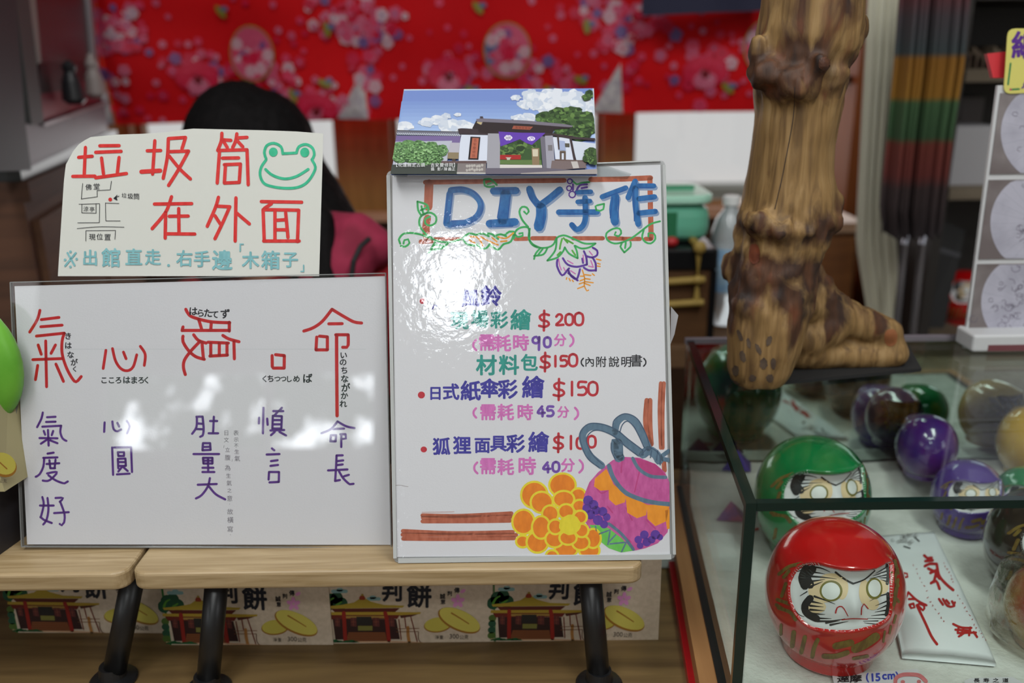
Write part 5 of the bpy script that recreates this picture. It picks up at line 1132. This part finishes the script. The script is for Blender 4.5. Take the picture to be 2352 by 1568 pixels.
# paper pouch with red brush characters
zt_ = FZ+.016
cor = [onz(2012, 1226, zt_-.008), onz(2146, 1216, zt_-.008), onz(2292, 1500, zt_), onz(2076, 1482, zt_)]
vs = []; fs = []; NU, NV = 26, 34
for s_ in (1, 0):
    for i in range(NU+1):
        for j in range(NV+1):
            u, v = i/NU, j/NV; p = (cor[0]*(1-u)+cor[1]*u)*(1-v)+(cor[3]*(1-u)+cor[2]*u)*v
            e_ = min(1, (4*u*(1-u)+.02))**.35*min(1, 5*(1-v)+.15)**.5*min(1, 5*v+.15)
            z = FZ+.003+(.002+.013*e_*(.35+.65*v)+.0007*noise.noise(Vector((u*5, v*7, 2))))*s_
            vs.append(Vector((p.x, p.y, z)))
K_ = (NU+1)*(NV+1)
for i in range(NU):
    for j in range(NV): a = i*(NV+1)+j; fs.append((a, a+NV+1, a+NV+2, a+1)[::-1]); fs.append((K_+a, K_+a+NV+1, K_+a+NV+2, K_+a+1))
for i in range(NU):
    for j in (0, NV): a = i*(NV+1)+j; fs.append((a, a+NV+1, K_+a+NV+1, K_+a))
for j in range(NV):
    for i in (0, NU): a = i*(NV+1)+j; fs.append((a, a+1, K_+a+1, K_+a))
pch = thing('paper_pouch', 'white paper pouch with red brush characters and a grey turtle, beside the red daruma', 'pouch', cor[3])
mk('pouch_body', vs, fs, mat('pouch_paper', (216, 218, 220), .6, bump=.25, bscale=60), pch, smooth=True)
sp_ = Surf(BVHTree.FromPolygons(vs, fs)); P = Print(sp_, .0004, .00005); TP = (2020, 1160, 3.843)
P.stroke(pts('395,445 425,470 460,465; 405,495 470,488; 400,540 440,520 505,520; 505,520 525,620 580,690 650,750; 430,560 490,590; 450,600 500,575; 500,600 480,680; 455,690 500,670 530,740; 500,610 530,650', TP), 6.5, dred)
P.stroke(pts('525,830 560,880; 560,830 600,890 650,895 665,860; 590,840 615,870; 640,850 660,890', TP), 5.5, dred)
P.stroke(pts('650,1050 720,1080 810,1085; 670,1100 800,1110; 690,1130 850,1125; 700,1160 760,1120; 740,1090 720,1150; 800,1080 790,1150; 830,1120 860,1165; 700,1075 690,1120', TP), 5.2, dred)
P.stroke(pts('255,770 225,845; 255,770 330,840 415,885; 260,830 310,830; 265,880 280,910 310,905 300,870; 265,880 300,870; 335,880 385,930 395,890 350,870', TP), 5.2, dred); P.stroke(pts('330,885 400,1030 460,1160 508,1228', TP), 6, dred)
P.stroke(pts('215,600 215,640; 215,600 245,605 248,635; 215,640 248,635', TP), 4, dred)
R = random.Random(8)
for a, b in (((305, 530), (415, 755)), ((425, 815), (570, 1030)), ((570, 515), (650, 680)), ((690, 800), (815, 1005)), ((830, 1055), (960, 1215))):
    for k in range(7):
        u = k/6; x, y = lerp(a[0], b[0], u), lerp(a[1], b[1], u); P.stroke([[(TP[0]+(x+R.uniform(-9, 9))/TP[2], TP[1]+(y+R.uniform(-9, 9))/TP[2]) for q in range(3)]], 1.4, dred)
P.make('red_characters', pch)
P = Print(sp_, .0004, .00005); tg_ = ink((110, 108, 106)); tk = ink((40, 40, 42), 4)
for k in range(26):
    x, y = R.gauss(225, 55), R.gauss(300, 28); P.stroke([[(TP[0]+(x+14*cos(q))/TP[2], TP[1]+(y+12*sin(q))/TP[2]) for q in range(0, 6)]], .9, tg_)
P.stroke(pts('215,365 270,382; 310,285 350,320', TP), 3, tk); P.make('turtle_drawing', pch)

# price cards on the lining
def card(name, poly, label, z=FZ+.0045):
    t_ = thing(name, label, 'price card', onz(*poly[0], z)); s_ = lambda x, y, l=0: onz(x, y, z+l)
    slab('card', poly, s_, 0, .0006, mat('card_white', (206, 204, 208), .4), t_); return t_, Print(s_, .0008, .00003)
t_, P = card('price_card', [(1911, 1549), (2108, 1536), (2136, 1600), (1926, 1612)], 'white price card reading 達摩(15cm) in front of the red daruma')
TQ = (1880, 1500, 4.983)
P.text('達摩', 1880+282/TQ[2], 1500+288/TQ[2], 29, blackink, .03, rot=-.06, sy=.62)
for c, x, z_ in (('(', 560, 22), ('1', 618, 25), ('5', 680, 25), ('c', 755, 25), ('m', 835, 25), (')', 900, 22)): P.text(c, 1880+x/TQ[2], 1500+(278-(x-560)*.05)/TQ[2], z_, ink((60, 76, 176)), .04, rot=-.06)
P.make('printed_text', t_); P2 = Print(P.surf, .0011, .00003); pr = ink((206, 120, 124))
P2.stroke(pts('880,330 890,280 960,245 1060,240 1160,255 1230,320', TQ), 9, pr); P2.disc(1880+965/TQ[2], 1500+325/TQ[2], 5, 4, pr); P2.disc(1880+1150/TQ[2], 1500+322/TQ[2], 5, 4, pr); P2.make('doll_drawing', t_)
t_, P = card('price_card', [(2215, 1563), (2228, 1557), (2325, 1554), (2348, 1566), (2350, 1620), (2225, 1620)], 'white card with small black brush characters at the lower right corner')
for c, x in zip('長寿之道', (1810, 1920, 2030, 2140)): P.text(c, 1880+x/TQ[2], 1500+308/TQ[2], 15, blackink, .02, sy=.7)
P.make('printed_text', t_)

# folded purple paper and a thin dark red stick by the left pane
p = onz(1682, 1196, FZ+.002); p.z = FZ+.003
g = G(); q = [Vector((-.018, 0, 0)), Vector((.012, -.004, 0)), Vector((.016, .012, .002)), Vector((-.002, .004, .022)), Vector((.006, .006, .014))]
g.add([p+v for v in q], [(0, 1, 3), (1, 2, 3), (0, 3, 2), (0, 2, 1), (1, 4, 2), (0, 4, 3)]); g.make('folded_paper', mat('purple_paper', (98, 44, 120), .6, c2=(140, 40, 90), scale=(50, 50, 50)), label='small folded purple paper standing by the left glass pane', cat='paper')
p = onz(1700, 1086, FZ+.033); p.z = FZ+.0335; p.y = YK-.03
g = G(); g.add([p+v*1.1 for v in q], [(0, 1, 3), (1, 2, 3), (0, 3, 2), (0, 2, 1), (1, 4, 2), (0, 4, 3)]); g.make('folded_paper', mat('violet_paper', (70, 50, 150), .6), label='small folded violet paper on the rear ledge near the left pane', cat='paper')
a, b = onz(1708, 1219, FZ+.004), onz(1742, 1214, FZ+.004); G().tube([a, b], .0014).make('stick', dred, label='thin dark red stick on the cotton by the left pane', cat='stick')

# ------------------------------------------------------------------ white rack with photo cards on the case top
rk0 = onz(2225, 800, GZ); YRk = rk0.y+.012; Lr = radians(4); SR = Plane((0, YRk, GZ), (0, -cos(Lr), sin(Lr)))
rk = thing('card_rack', 'white display rack with photo cards of round paper umbrellas, on the glass case', 'rack', (ony(2260, 780, YRk).x, YRk, GZ))
wh = mat('white_plastic2', (196, 196, 198), .4)
slab('panel', [(2292, 196), (2560, 190), (2500, 800), (2214, 800)], SR, -.004, 0, wh, rk)
G().rbox(rrect(SR(2202, 800).x, YRk-.028, SR(2540, 800).x, YRk+.012, .004), GZ+.0005, GZ+.020, .003).make('tray', wh, rk)
brn = mat('card_photo', (104, 94, 94), .4, c2=(130, 122, 122), scale=(14, 14, 14)); um = mat('umbrella_white', (176, 174, 188), .5, c2=(160, 158, 172), scale=(30, 30, 30)); scr = ink((96, 90, 104), 4)
for k, (y0, y1, ccx, ccy, rr) in enumerate(((214, 400, 2413, 305, 116), (413, 595, 2391, 512, 118), (606, 768, 2362, 694, 110))):
    def xl(y): return lerp(2297, 2222, (y-214)/560)
    pl = [(xl(y0), y0), (xl(y0)+260, y0-3), (xl(y1)+260, y1-3), (xl(y1), y1)]
    cdp = slab('photo_card', pl, SR, .0002, .0012, brn, rk)
    P = Print(SR, .0014, .00003, clamp=(2200, y0+1, 2560, y1-2)); P.disc(ccx, ccy, rr, rr, um, n=48); P.up(); R = random.Random(k+3)
    for q in range(28): a_ = q*.224; P.stroke([[(ccx, ccy), (ccx+rr*.97*cos(a_), ccy+rr*.97*sin(a_))]], .6, mat('umbrella_rib', (150, 148, 164), .5))
    P.up()
    for q in range((10, 24, 46)[k]):
        x, y, s_ = ccx-rr*.3+R.gauss(0, 26), ccy+R.gauss(0, 34), R.uniform(4, 11); P.stroke([[(x+s_*cos(w_*1.1+q), y+s_*.8*sin(w_*1.1+q)) for w_ in range(R.randint(3, 6))]], 1.3, scr)
    P.make('umbrella_print', cdp)
lab = rcorner([(2312, 66), (2470, 66), (2470, 208), (2302, 216)], 18)
yl = slab('price_label', lab, SR, .0015, .0025, mat('yellow_card', (206, 198, 104), .5), rk)
P = Print(SR, .0027, .00005); TR = (1980, 0, 3.734)
P.text('紙', 2352, 104, 66, purp, .03); P.text('傘', 2420, 104, 66, purp, .03)
P.stroke(pts('1262,545 1240,725; 1275,768 1335,764', TR), 4, ink((30, 124, 78))); P.disc(1980+1262/3.734, 768/3.734, 2.6, 2.6, ink((196, 60, 110))); P.stroke(pts('1389,735 1360,755; 1389,700 1375,730', TR), 4, purp); P.make('printed_text', yl)
slab('red_tab', [(2274, 122), (2330, 116), (2330, 178), (2288, 178)], SR, -.012, -.006, mat('red_card', (196, 44, 52), .5), rk)
P = Print(SR, .0004, .00003); P.disc(2246, 777, 3, 3.5, mat('green_pin', (60, 120, 96), .4)); P.make('green_pin', rk)
G().box((SR(2236, 800).x, YRk-.0285, GZ+.002), (SR(2530, 800).x, YRk-.0281, GZ+.009)).make('dark_stripe', mat('dark_stripe', (110, 60, 66), .3), rk)

# ------------------------------------------------------------------ driftwood sculpture on a black mat
mz = GZ+.0004
c_ = [onz(1795, 884, mz), onz(2116, 853, mz), onz(2086, 800, mz), onz(1800, 806, mz)]
G().hexa(c_, [v+Vector((0, 0, .0035)) for v in c_]).make('black_mat', mat('black_felt', (22, 21, 22), .85), label='black mat under the right foot of the driftwood, on the case top', cat='mat')
mz2 = GZ+.004
Yt = onz(1740, 898, GZ).y+.020
prof = [(-420, 1775, 1965), (-300, 1768, 1976), (-180, 1762, 1994), (-90, 1762, 1985), (-40, 1756, 1984), (0, 1752, 1984), (40, 1748, 1984), (90, 1738, 1976), (120, 1737, 1958), (150, 1738, 1948), (200, 1735, 1940), (250, 1736, 1932), (330, 1729, 1915), (400, 1717, 1913), (450, 1708, 1924), (500, 1700, 1922), (550, 1692, 1902), (600, 1688, 1880), (650, 1681, 1870), (700, 1672, 1860), (750, 1668, 1846), (800, 1668, 1832), (850, 1669, 1815), (878, 1680, 1798)]
g = G(); cs = []; rs = []
for y, a, b in prof:
    Yc = Yt+.018*max(0, min(1, (780-y)/300)); pa_, pb_ = ony(a, y, Yc), ony(b, y, Yc); c = (pa_+pb_)/2; cs.append(c); rs.append((pb_-pa_).length/2*.985)
g.tube(cs, rs, 28)
zb_ = GZ+.001
def bl_(x, y, Y, rpx, sx=1, sz=1):
    p = ony(x, y, Y); r = rpx*Y*1.05/2000; g.ell(p, (r*sx, r, r*sz), 16, 12)
bl_(1673, 612, Yt+.03, 20, .9, 1.9); bl_(1980, 66, Yt+.02, 20, 1, 1.6); bl_(1738, 112, Yt, 20, .9, 1.7); bl_(1915, 478, Yt+.005, 26, .9, 1.6); bl_(1880, 148, Yt-.030, 20, 1, 1.1)
def onbark(x, y, r, k=.8, sz=.9):
    for (y0, a0, b0), (y1, a1, b1) in zip(prof, prof[1:]):
        if y <= y1: break
    t = (y-y0)/(y1-y0); a, b = lerp(a0, a1, t), lerp(b0, b1, t); R_ = (b-a)/2; dx = x-(a+b)/2; s_ = Yt/2000*1.04
    bl_(x, y, Yt+.012-(max(0, R_*R_-dx*dx)**.5-r*k)*s_, r, 1.1, sz)
for x_, y_, r_ in ((1745, 512, 34), (1790, 528, 38), (1845, 524, 40), (1890, 512, 38), (1765, 170, 40), (1830, 195, 44), (1900, 180, 36), (1786, 650, 44), (1725, 700, 40), (1820, 706, 44), (1770, 740, 40)): onbark(x_, y_, r_)
Yl = onz(1950, 850, mz2).y+.018
def leg(spec):
    P_ = []
    for x, y, r in spec: p = ony(x, y, Yl); P_.append((p, r*Yl*1.05/2000))
    for (a, ra), (b, rb) in zip(P_, P_[1:]): capsule(g, a, ra, b, rb)
leg([(1800, 580, 46), (1838, 645, 50), (1890, 700, 48), (1950, 734, 42), (2015, 754, 36), (2050, 764, 30)])
leg([(1770, 780, 52), (1810, 798, 48), (1880, 808, 40), (1960, 814, 33), (2020, 815, 34), (2056, 811, 34)])
for x_, y_, r_ in ((1850, 690, 56), (1900, 750, 46), (1850, 770, 52), (2062, 795, 24)): bl_(x_, y_, Yl-.004, r_)
def wdisp(v):
    q = Vector((v.x*34, v.y*34, v.z*9)); d = .0030*noise.noise(q)+.0012*noise.noise(q*2.7)+.0005*noise.noise(q*6)
    for zc_, w_ in ((ony(1840, 165, Yt).z, .035), (ony(1790, 640, Yt).z, .04), (ony(1900, 515, Yt).z, .02)):
        k = exp(-((v.z-zc_)/w_)**2); d += k*(.0042*noise.noise(Vector((v.x*90, v.y*90, v.z*45)))+.0024*noise.noise(Vector((v.x*150, v.y*150, v.z*90))))
    return d
# procedural driftwood colour
M = bpy.data.materials.new('driftwood'); M.use_nodes = True; nt = M.node_tree; b = nt.nodes['Principled BSDF']; b.inputs['Roughness'].default_value = .6; b.inputs['Specular IOR Level'].default_value = .3
tc = nt.nodes.new('ShaderNodeTexCoord')
def nz(sc, det, dist=0):
    mp = nt.nodes.new('ShaderNodeMapping'); mp.inputs['Scale'].default_value = sc; nt.links.new(tc.outputs['Object'], mp.inputs[0]); n = nt.nodes.new('ShaderNodeTexNoise'); n.inputs['Scale'].default_value = 1; n.inputs['Detail'].default_value = det; n.inputs['Distortion'].default_value = dist; nt.links.new(mp.outputs[0], n.inputs[0]); return n.outputs[0]
def rampn(src, stops):
    r = nt.nodes.new('ShaderNodeValToRGB'); e = r.color_ramp.elements
    while len(e) < len(stops): e.new(.5)
    for el, (p, c) in zip(e, stops): el.position = p; el.color = c if len(c) == 4 else lin(c)
    nt.links.new(src, r.inputs[0]); return r.outputs[0]
grain = rampn(nz((130, 130, 9), 6, .6), [(.30, (98, 74, 46)), (.5, (136, 106, 66)), (.72, (160, 130, 88))])
sp = nt.nodes.new('ShaderNodeSeparateXYZ'); nt.links.new(tc.outputs['Object'], sp.inputs[0])
z_lo = GZ; z_hi = cs[0].z
mr = nt.nodes.new('ShaderNodeMapRange'); mr.inputs[1].default_value = 0; mr.inputs[2].default_value = z_hi-z_lo; nt.links.new(sp.outputs[2], mr.inputs[0])
def kz(y): return (ony(1800, y, Yt).z-z_lo)/(z_hi-z_lo)
gr_ = lambda v: (v, v, v, 1)
mask = rampn(mr.outputs[0], sorted([(0, gr_(.34)), (kz(800), gr_(.40)), (kz(740), gr_(.50)), (kz(680), gr_(.62)), (kz(600), gr_(.62)), (kz(565), gr_(.42)), (kz(520), gr_(.60)), (kz(440), gr_(.36)), (kz(280), gr_(.26)), (kz(225), gr_(.55)), (kz(150), gr_(.62)), (kz(80), gr_(.48)), (1, gr_(.5))]))
pn = nz((30, 30, 15), 5, .7); ad = nt.nodes.new('ShaderNodeMath'); ad.operation = 'ADD'; nt.links.new(pn, ad.inputs[0]); nt.links.new(mask, ad.inputs[1])
dk_ = rampn(ad.outputs[0], [(.93, gr_(0)), (1.0, gr_(1))]); 
sub = nt.nodes.new('ShaderNodeMath'); sub.operation = 'MULTIPLY'; sub.inputs[1].default_value = .875; nt.links.new(ad.outputs[0], sub.inputs[0]); dk_ = rampn(sub.outputs[0], [(.84, gr_(0)), (.96, gr_(1))])
darkc = rampn(nz((60, 60, 20), 4), [(.35, (46, 34, 30)), (.6, (84, 54, 36)), (.75, (110, 62, 40))])
mx = nt.nodes.new('ShaderNodeMix'); mx.data_type = 'RGBA'; nt.links.new(dk_, mx.inputs['Factor']); nt.links.new(grain, mx.inputs['A']); nt.links.new(darkc, mx.inputs['B']); nt.links.new(mx.outputs['Result'], b.inputs['Base Color'])
bp = nt.nodes.new('ShaderNodeBump'); bp.inputs['Strength'].default_value = .3; bp.inputs['Distance'].default_value = .003; nt.links.new(nz((200, 200, 16), 5, .5), bp.inputs['Height']); nt.links.new(bp.outputs[0], b.inputs['Normal'])
ob, vs_, fs_ = remeshed('driftwood', g, .0032, M, smooth_it=4, disp=wdisp, loc=(ony(1780, 850, Yt).x, Yt, GZ), label='tall knotty driftwood trunk with a forked foot, standing on the glass case', cat='driftwood')
for v in ob.data.vertices:
    if v.co.z < .0008: v.co.z = .0008
sw = Surf(BVHTree.FromPolygons(vs_, fs_))
P = Print(sw, .0006, .0001); kn = mat('knot_brown', (70, 40, 26), .6, c2=(96, 56, 34), scale=(80, 80, 80)); kd = mat('knot_dark', (44, 28, 22), .6); kg = mat('knot_grey', (88, 72, 58), .7, c2=(70, 54, 44), scale=(90, 90, 90))
for a_ in ((1893, 146, 13, 15, kn), (1733, 583, 13, 24, mat('knot_rust', (120, 60, 34), .6, c2=(90, 44, 28), scale=(60, 60, 60))), (2045, 775, 15, 20, mat('cut_end', (140, 84, 48), .6))):
    P = Print(sw, .0006, .0001); P.disc(*a_, rings=4, wob=.07); P.make('knot' if a_[0] < 2000 else 'cut_end', ob)
for x, y, rx, ry, rt in ((1706, 818, 7, 13, -.3), (1729, 868, 8, 8, 0), (1754, 834, 9, 13, 0), (1776, 834, 6, 14, 0), (1768, 868, 9, 9, 0), (1742, 802, 5, 14, -.4), (1720, 788, 5, 12, -.2), (1690, 850, 8, 12, 0), (1686, 878, 14, 5, .3), (1700, 770, 5, 14, -.4), (1766, 782, 6, 12, .3)):
    P = Print(sw, .0006, .0001); P.disc(x, y, rx, ry, kg, rot=rt, rings=3, wob=.14, seed=x); P.make('knot', ob)
P = Print(sw, .0005, .0001); P.stroke([[(1826, 200), (1822, 270), (1808, 350), (1794, 420), (1780, 480)]], 1.8, kd, step=4); P.make('crack_line', ob)
# ------------------------------------------------------------------ person seated behind the signs
PY = 1.22
pr_ = thing('person', 'person with long black hair in a red jacket, seated behind the signs', 'person', (ony(575, 400, PY).x, PY+.05, 0))
skin = mat('skin', (206, 160, 132), .55); jac = mat('red_jacket', (158, 16, 30), .85, c2=(140, 12, 24), scale=(40, 40, 40)); jp = mat('rose_lining', (150, 34, 66), .85, c2=(130, 26, 54), scale=(30, 30, 30)); hairm = mat('black_hair', (17, 14, 15), .75, c2=(11, 9, 10), scale=(200, 200, 8), spec=.12); trou = mat('dark_trousers', (30, 32, 42), .85)
H = at(556, 378, 1.33); hx, hy, hz = H
sh_z = hz-.235; body_x = hx+.015
g = G()
g.ell((hx, hy, hz), (.072, .088, .105), 22, 16); g.ell((hx, hy-.035, hz-.06), (.050, .050, .048), 16, 12)
capsule(g, (hx, hy+.01, hz-.08), .048, (body_x, hy+.05, sh_z+.03), .052)
g.ell((hx, hy-.092, hz-.018), (.011, .016, .018), 10, 8)          # nose
for s_ in (-1, 1): g.ell((hx+s_*.072, hy+.005, hz-.015), (.010, .018, .028), 10, 8)
# hands resting on a small desk: palm, four fingers and a thumb each
dz = hz-.50
hands = []
for s_ in (-1, 1):
    wr = Vector((body_x+s_*.10, hy-.19, dz+.035)); hands.append(wr)
    palm = wr+Vector((-s_*.018, -.055, -.008)); capsule(g, wr+Vector((s_*.03, .06, .01)), .026, wr, .022); capsule(g, wr, .022, palm, .026)
    for k, ln in enumerate((.055, .066, .060, .046)):
        b_ = palm+Vector(((k-1.5)*.0165, -.018, 0)); m1 = b_+Vector(((k-1.5)*.003, -ln*.5, .006)); e_ = m1+Vector((0, -ln*.45, -.014)); capsule(g, b_, .0085, m1, .008); capsule(g, m1, .008, e_, .0068)
    b_ = wr+Vector((-s_*.022, -.028, 0)); capsule(g, b_, .010, b_+Vector((-s_*.026, -.026, 0)), .009); capsule(g, b_+Vector((-s_*.026, -.026, 0)), .009, b_+Vector((-s_*.030, -.048, -.006)), .0075)
remeshed('body', g, .0045, skin, pr_, smooth_it=3)
g = G()
for s_ in (-1, 1): g.ell((hx+s_*.028, hy-.078, hz+.004), (.013, .009, .006), 10, 8)
g.make('eyes', mat('eye_dark', (40, 30, 26), .3), pr_)
G().ell((hx, hy-.083, hz-.055), (.022, .010, .006), 12, 8).make('mouth', mat('lips', (170, 90, 84), .5), pr_)
g = G()
capsule(g, (body_x, hy+.06, sh_z-.03), .115, (body_x, hy+.10, sh_z-.33), .125); capsule(g, (body_x-.13, hy+.06, sh_z-.02), .065, (body_x+.13, hy+.06, sh_z-.02), .065)
el = at(872, 600, 1.20)
for s_ in (-1, 1):
    shp = Vector((body_x+s_*.165, hy+.05, sh_z-.03)); elb = Vector((body_x+s_*.27, hy-.05, dz+.12)) if s_ < 0 else el+Vector((-.008, .02, -.055)); capsule(g, shp, .062, elb, .056); capsule(g, elb, .054, hands[0 if s_ < 0 else 1]+Vector((s_*.03, .05, .012)), .036)
remeshed('jacket', g, .007, jac, pr_, smooth_it=5, disp=lambda v: .004*noise.noise(v*28)+.002*noise.noise(v*70))
# rose yoke over the shoulder with dark piping
g = G(); q0, q1, q2 = at(765, 560, 1.22), at(818, 545, 1.19), at(862, 568, 1.185)
for a, ra, b, rb in ((q0, .045, q1, .035), (q1, .035, q2, .028), (at(790, 620, 1.18), .04, q1, .032), (at(770, 640, 1.2), .05, q0, .045)): capsule(g, a, ra, b, rb)
remeshed('rose_yoke', g, .005, jp, pr_, smooth_it=5, disp=lambda v: .003*noise.noise(v*30))
g = G().tube([at(806, 650, 1.128), at(812, 600, 1.125), at(828, 566, 1.13), at(848, 548, 1.14)], .0035); g.make('piping', mat('black_piping', (20, 16, 20), .7), pr_)
g = G()
for s_ in (-1, 1):
    hp = Vector((body_x+s_*.09, hy+.10, sh_z-.46)); kn_ = Vector((body_x+s_*.12, hy-.28, sh_z-.46)); an = Vector((body_x+s_*.12, hy-.25, .09)); capsule(g, hp, .085, kn_, .062); capsule(g, kn_, .058, an, .042); g.ell((an.x, an.y-.06, .045), (.042, .12, .045), 14, 10)
remeshed('trousers', g, .010, trou, pr_, smooth_it=4)
# hair: cap plus a long fall over her left shoulder
g = G(); g.ell((hx-.002, hy+.012, hz+.012), (.088, .100, .112), 26, 18); g.ell((hx, hy+.05, hz-.06), (.086, .07, .13), 20, 14)
def A3(x, y, z): return at(x, y, z)
for (a, ra), (b, rb) in zip([(A3(600, 330, 1.33), .082), (A3(640, 410, 1.33), .075), (A3(690, 480, 1.32), .072), (A3(740, 560, 1.30), .068), (A3(770, 620, 1.28), .06)], [(A3(640, 410, 1.33), .075), (A3(690, 480, 1.32), .072), (A3(740, 560, 1.30), .068), (A3(770, 620, 1.28), .06), (A3(780, 700, 1.27), .05)]): capsule(g, a, ra, b, rb)
for p_ in (((705, 330), (760, 440), (812, 530), (846, 556)),):
    for (x0, y0), (x1, y1) in zip(p_, p_[1:]): capsule(g, A3(x0-22, y0+6, 1.31), .020, A3(x1-22, y1+6, 1.29), .017)
capsule(g, A3(742, 500, 1.17), .016, A3(752, 680, 1.15), .020)
capsule(g, A3(520, 380, 1.33), .07, A3(490, 560, 1.33), .06)
remeshed('hair', g, .005, hairm, pr_, smooth_it=8, disp=lambda v: .0016*noise.noise(Vector((v.x*120, v.y*120, v.z*14))))
# stool and small desk
st = thing('stool', 'round wooden stool under the seated person', 'stool', (body_x, hy+.10, 0))
G().lathe([(.16, 0), (.165, .004), (.165, .030), (.155, .034)], (body_x, hy+.10, sh_z-.46-.085-.034), 28).make('seat', frame_wood, st)
for a_ in range(4): c = Vector((.11*cos(a_*pi/2+.8), .11*sin(a_*pi/2+.8), 0)); G().tube([Vector((body_x, hy+.10, 0))+c*1.15, Vector((body_x, hy+.10, sh_z-.46-.085-.034))+c], .014).make('leg', frame_wood, st)
dk_t = thing('writing_desk', 'low wooden desk in front of the seated person', 'desk', (body_x, hy-.22, 0))
box('desk_top', (body_x-.30, hy-.36, dz-.022), (body_x+.22, hy-.10, dz-.0), dark_wood, dk_t)
for x in (-.29, .19):
    for y in (-.35, -.13): box('leg', (body_x+x, hy+y, 0), (body_x+x+.025, hy+y+.025, dz-.022), dark_wood, dk_t)
# red daruma standing on the lower shelf
rz0 = zs[0]; q = ony(2212, 700, YS+.09)
dz2 = dup(dar, Vector((q.x, YS+.09, rz0))-RP, radians(0), 'red daruma doll out of focus on the lower shelf behind the card rack', {}, 1.0)
dz2.scale = (.9,)*3; del dz2['group']
bpy.data.objects.remove(_fo)
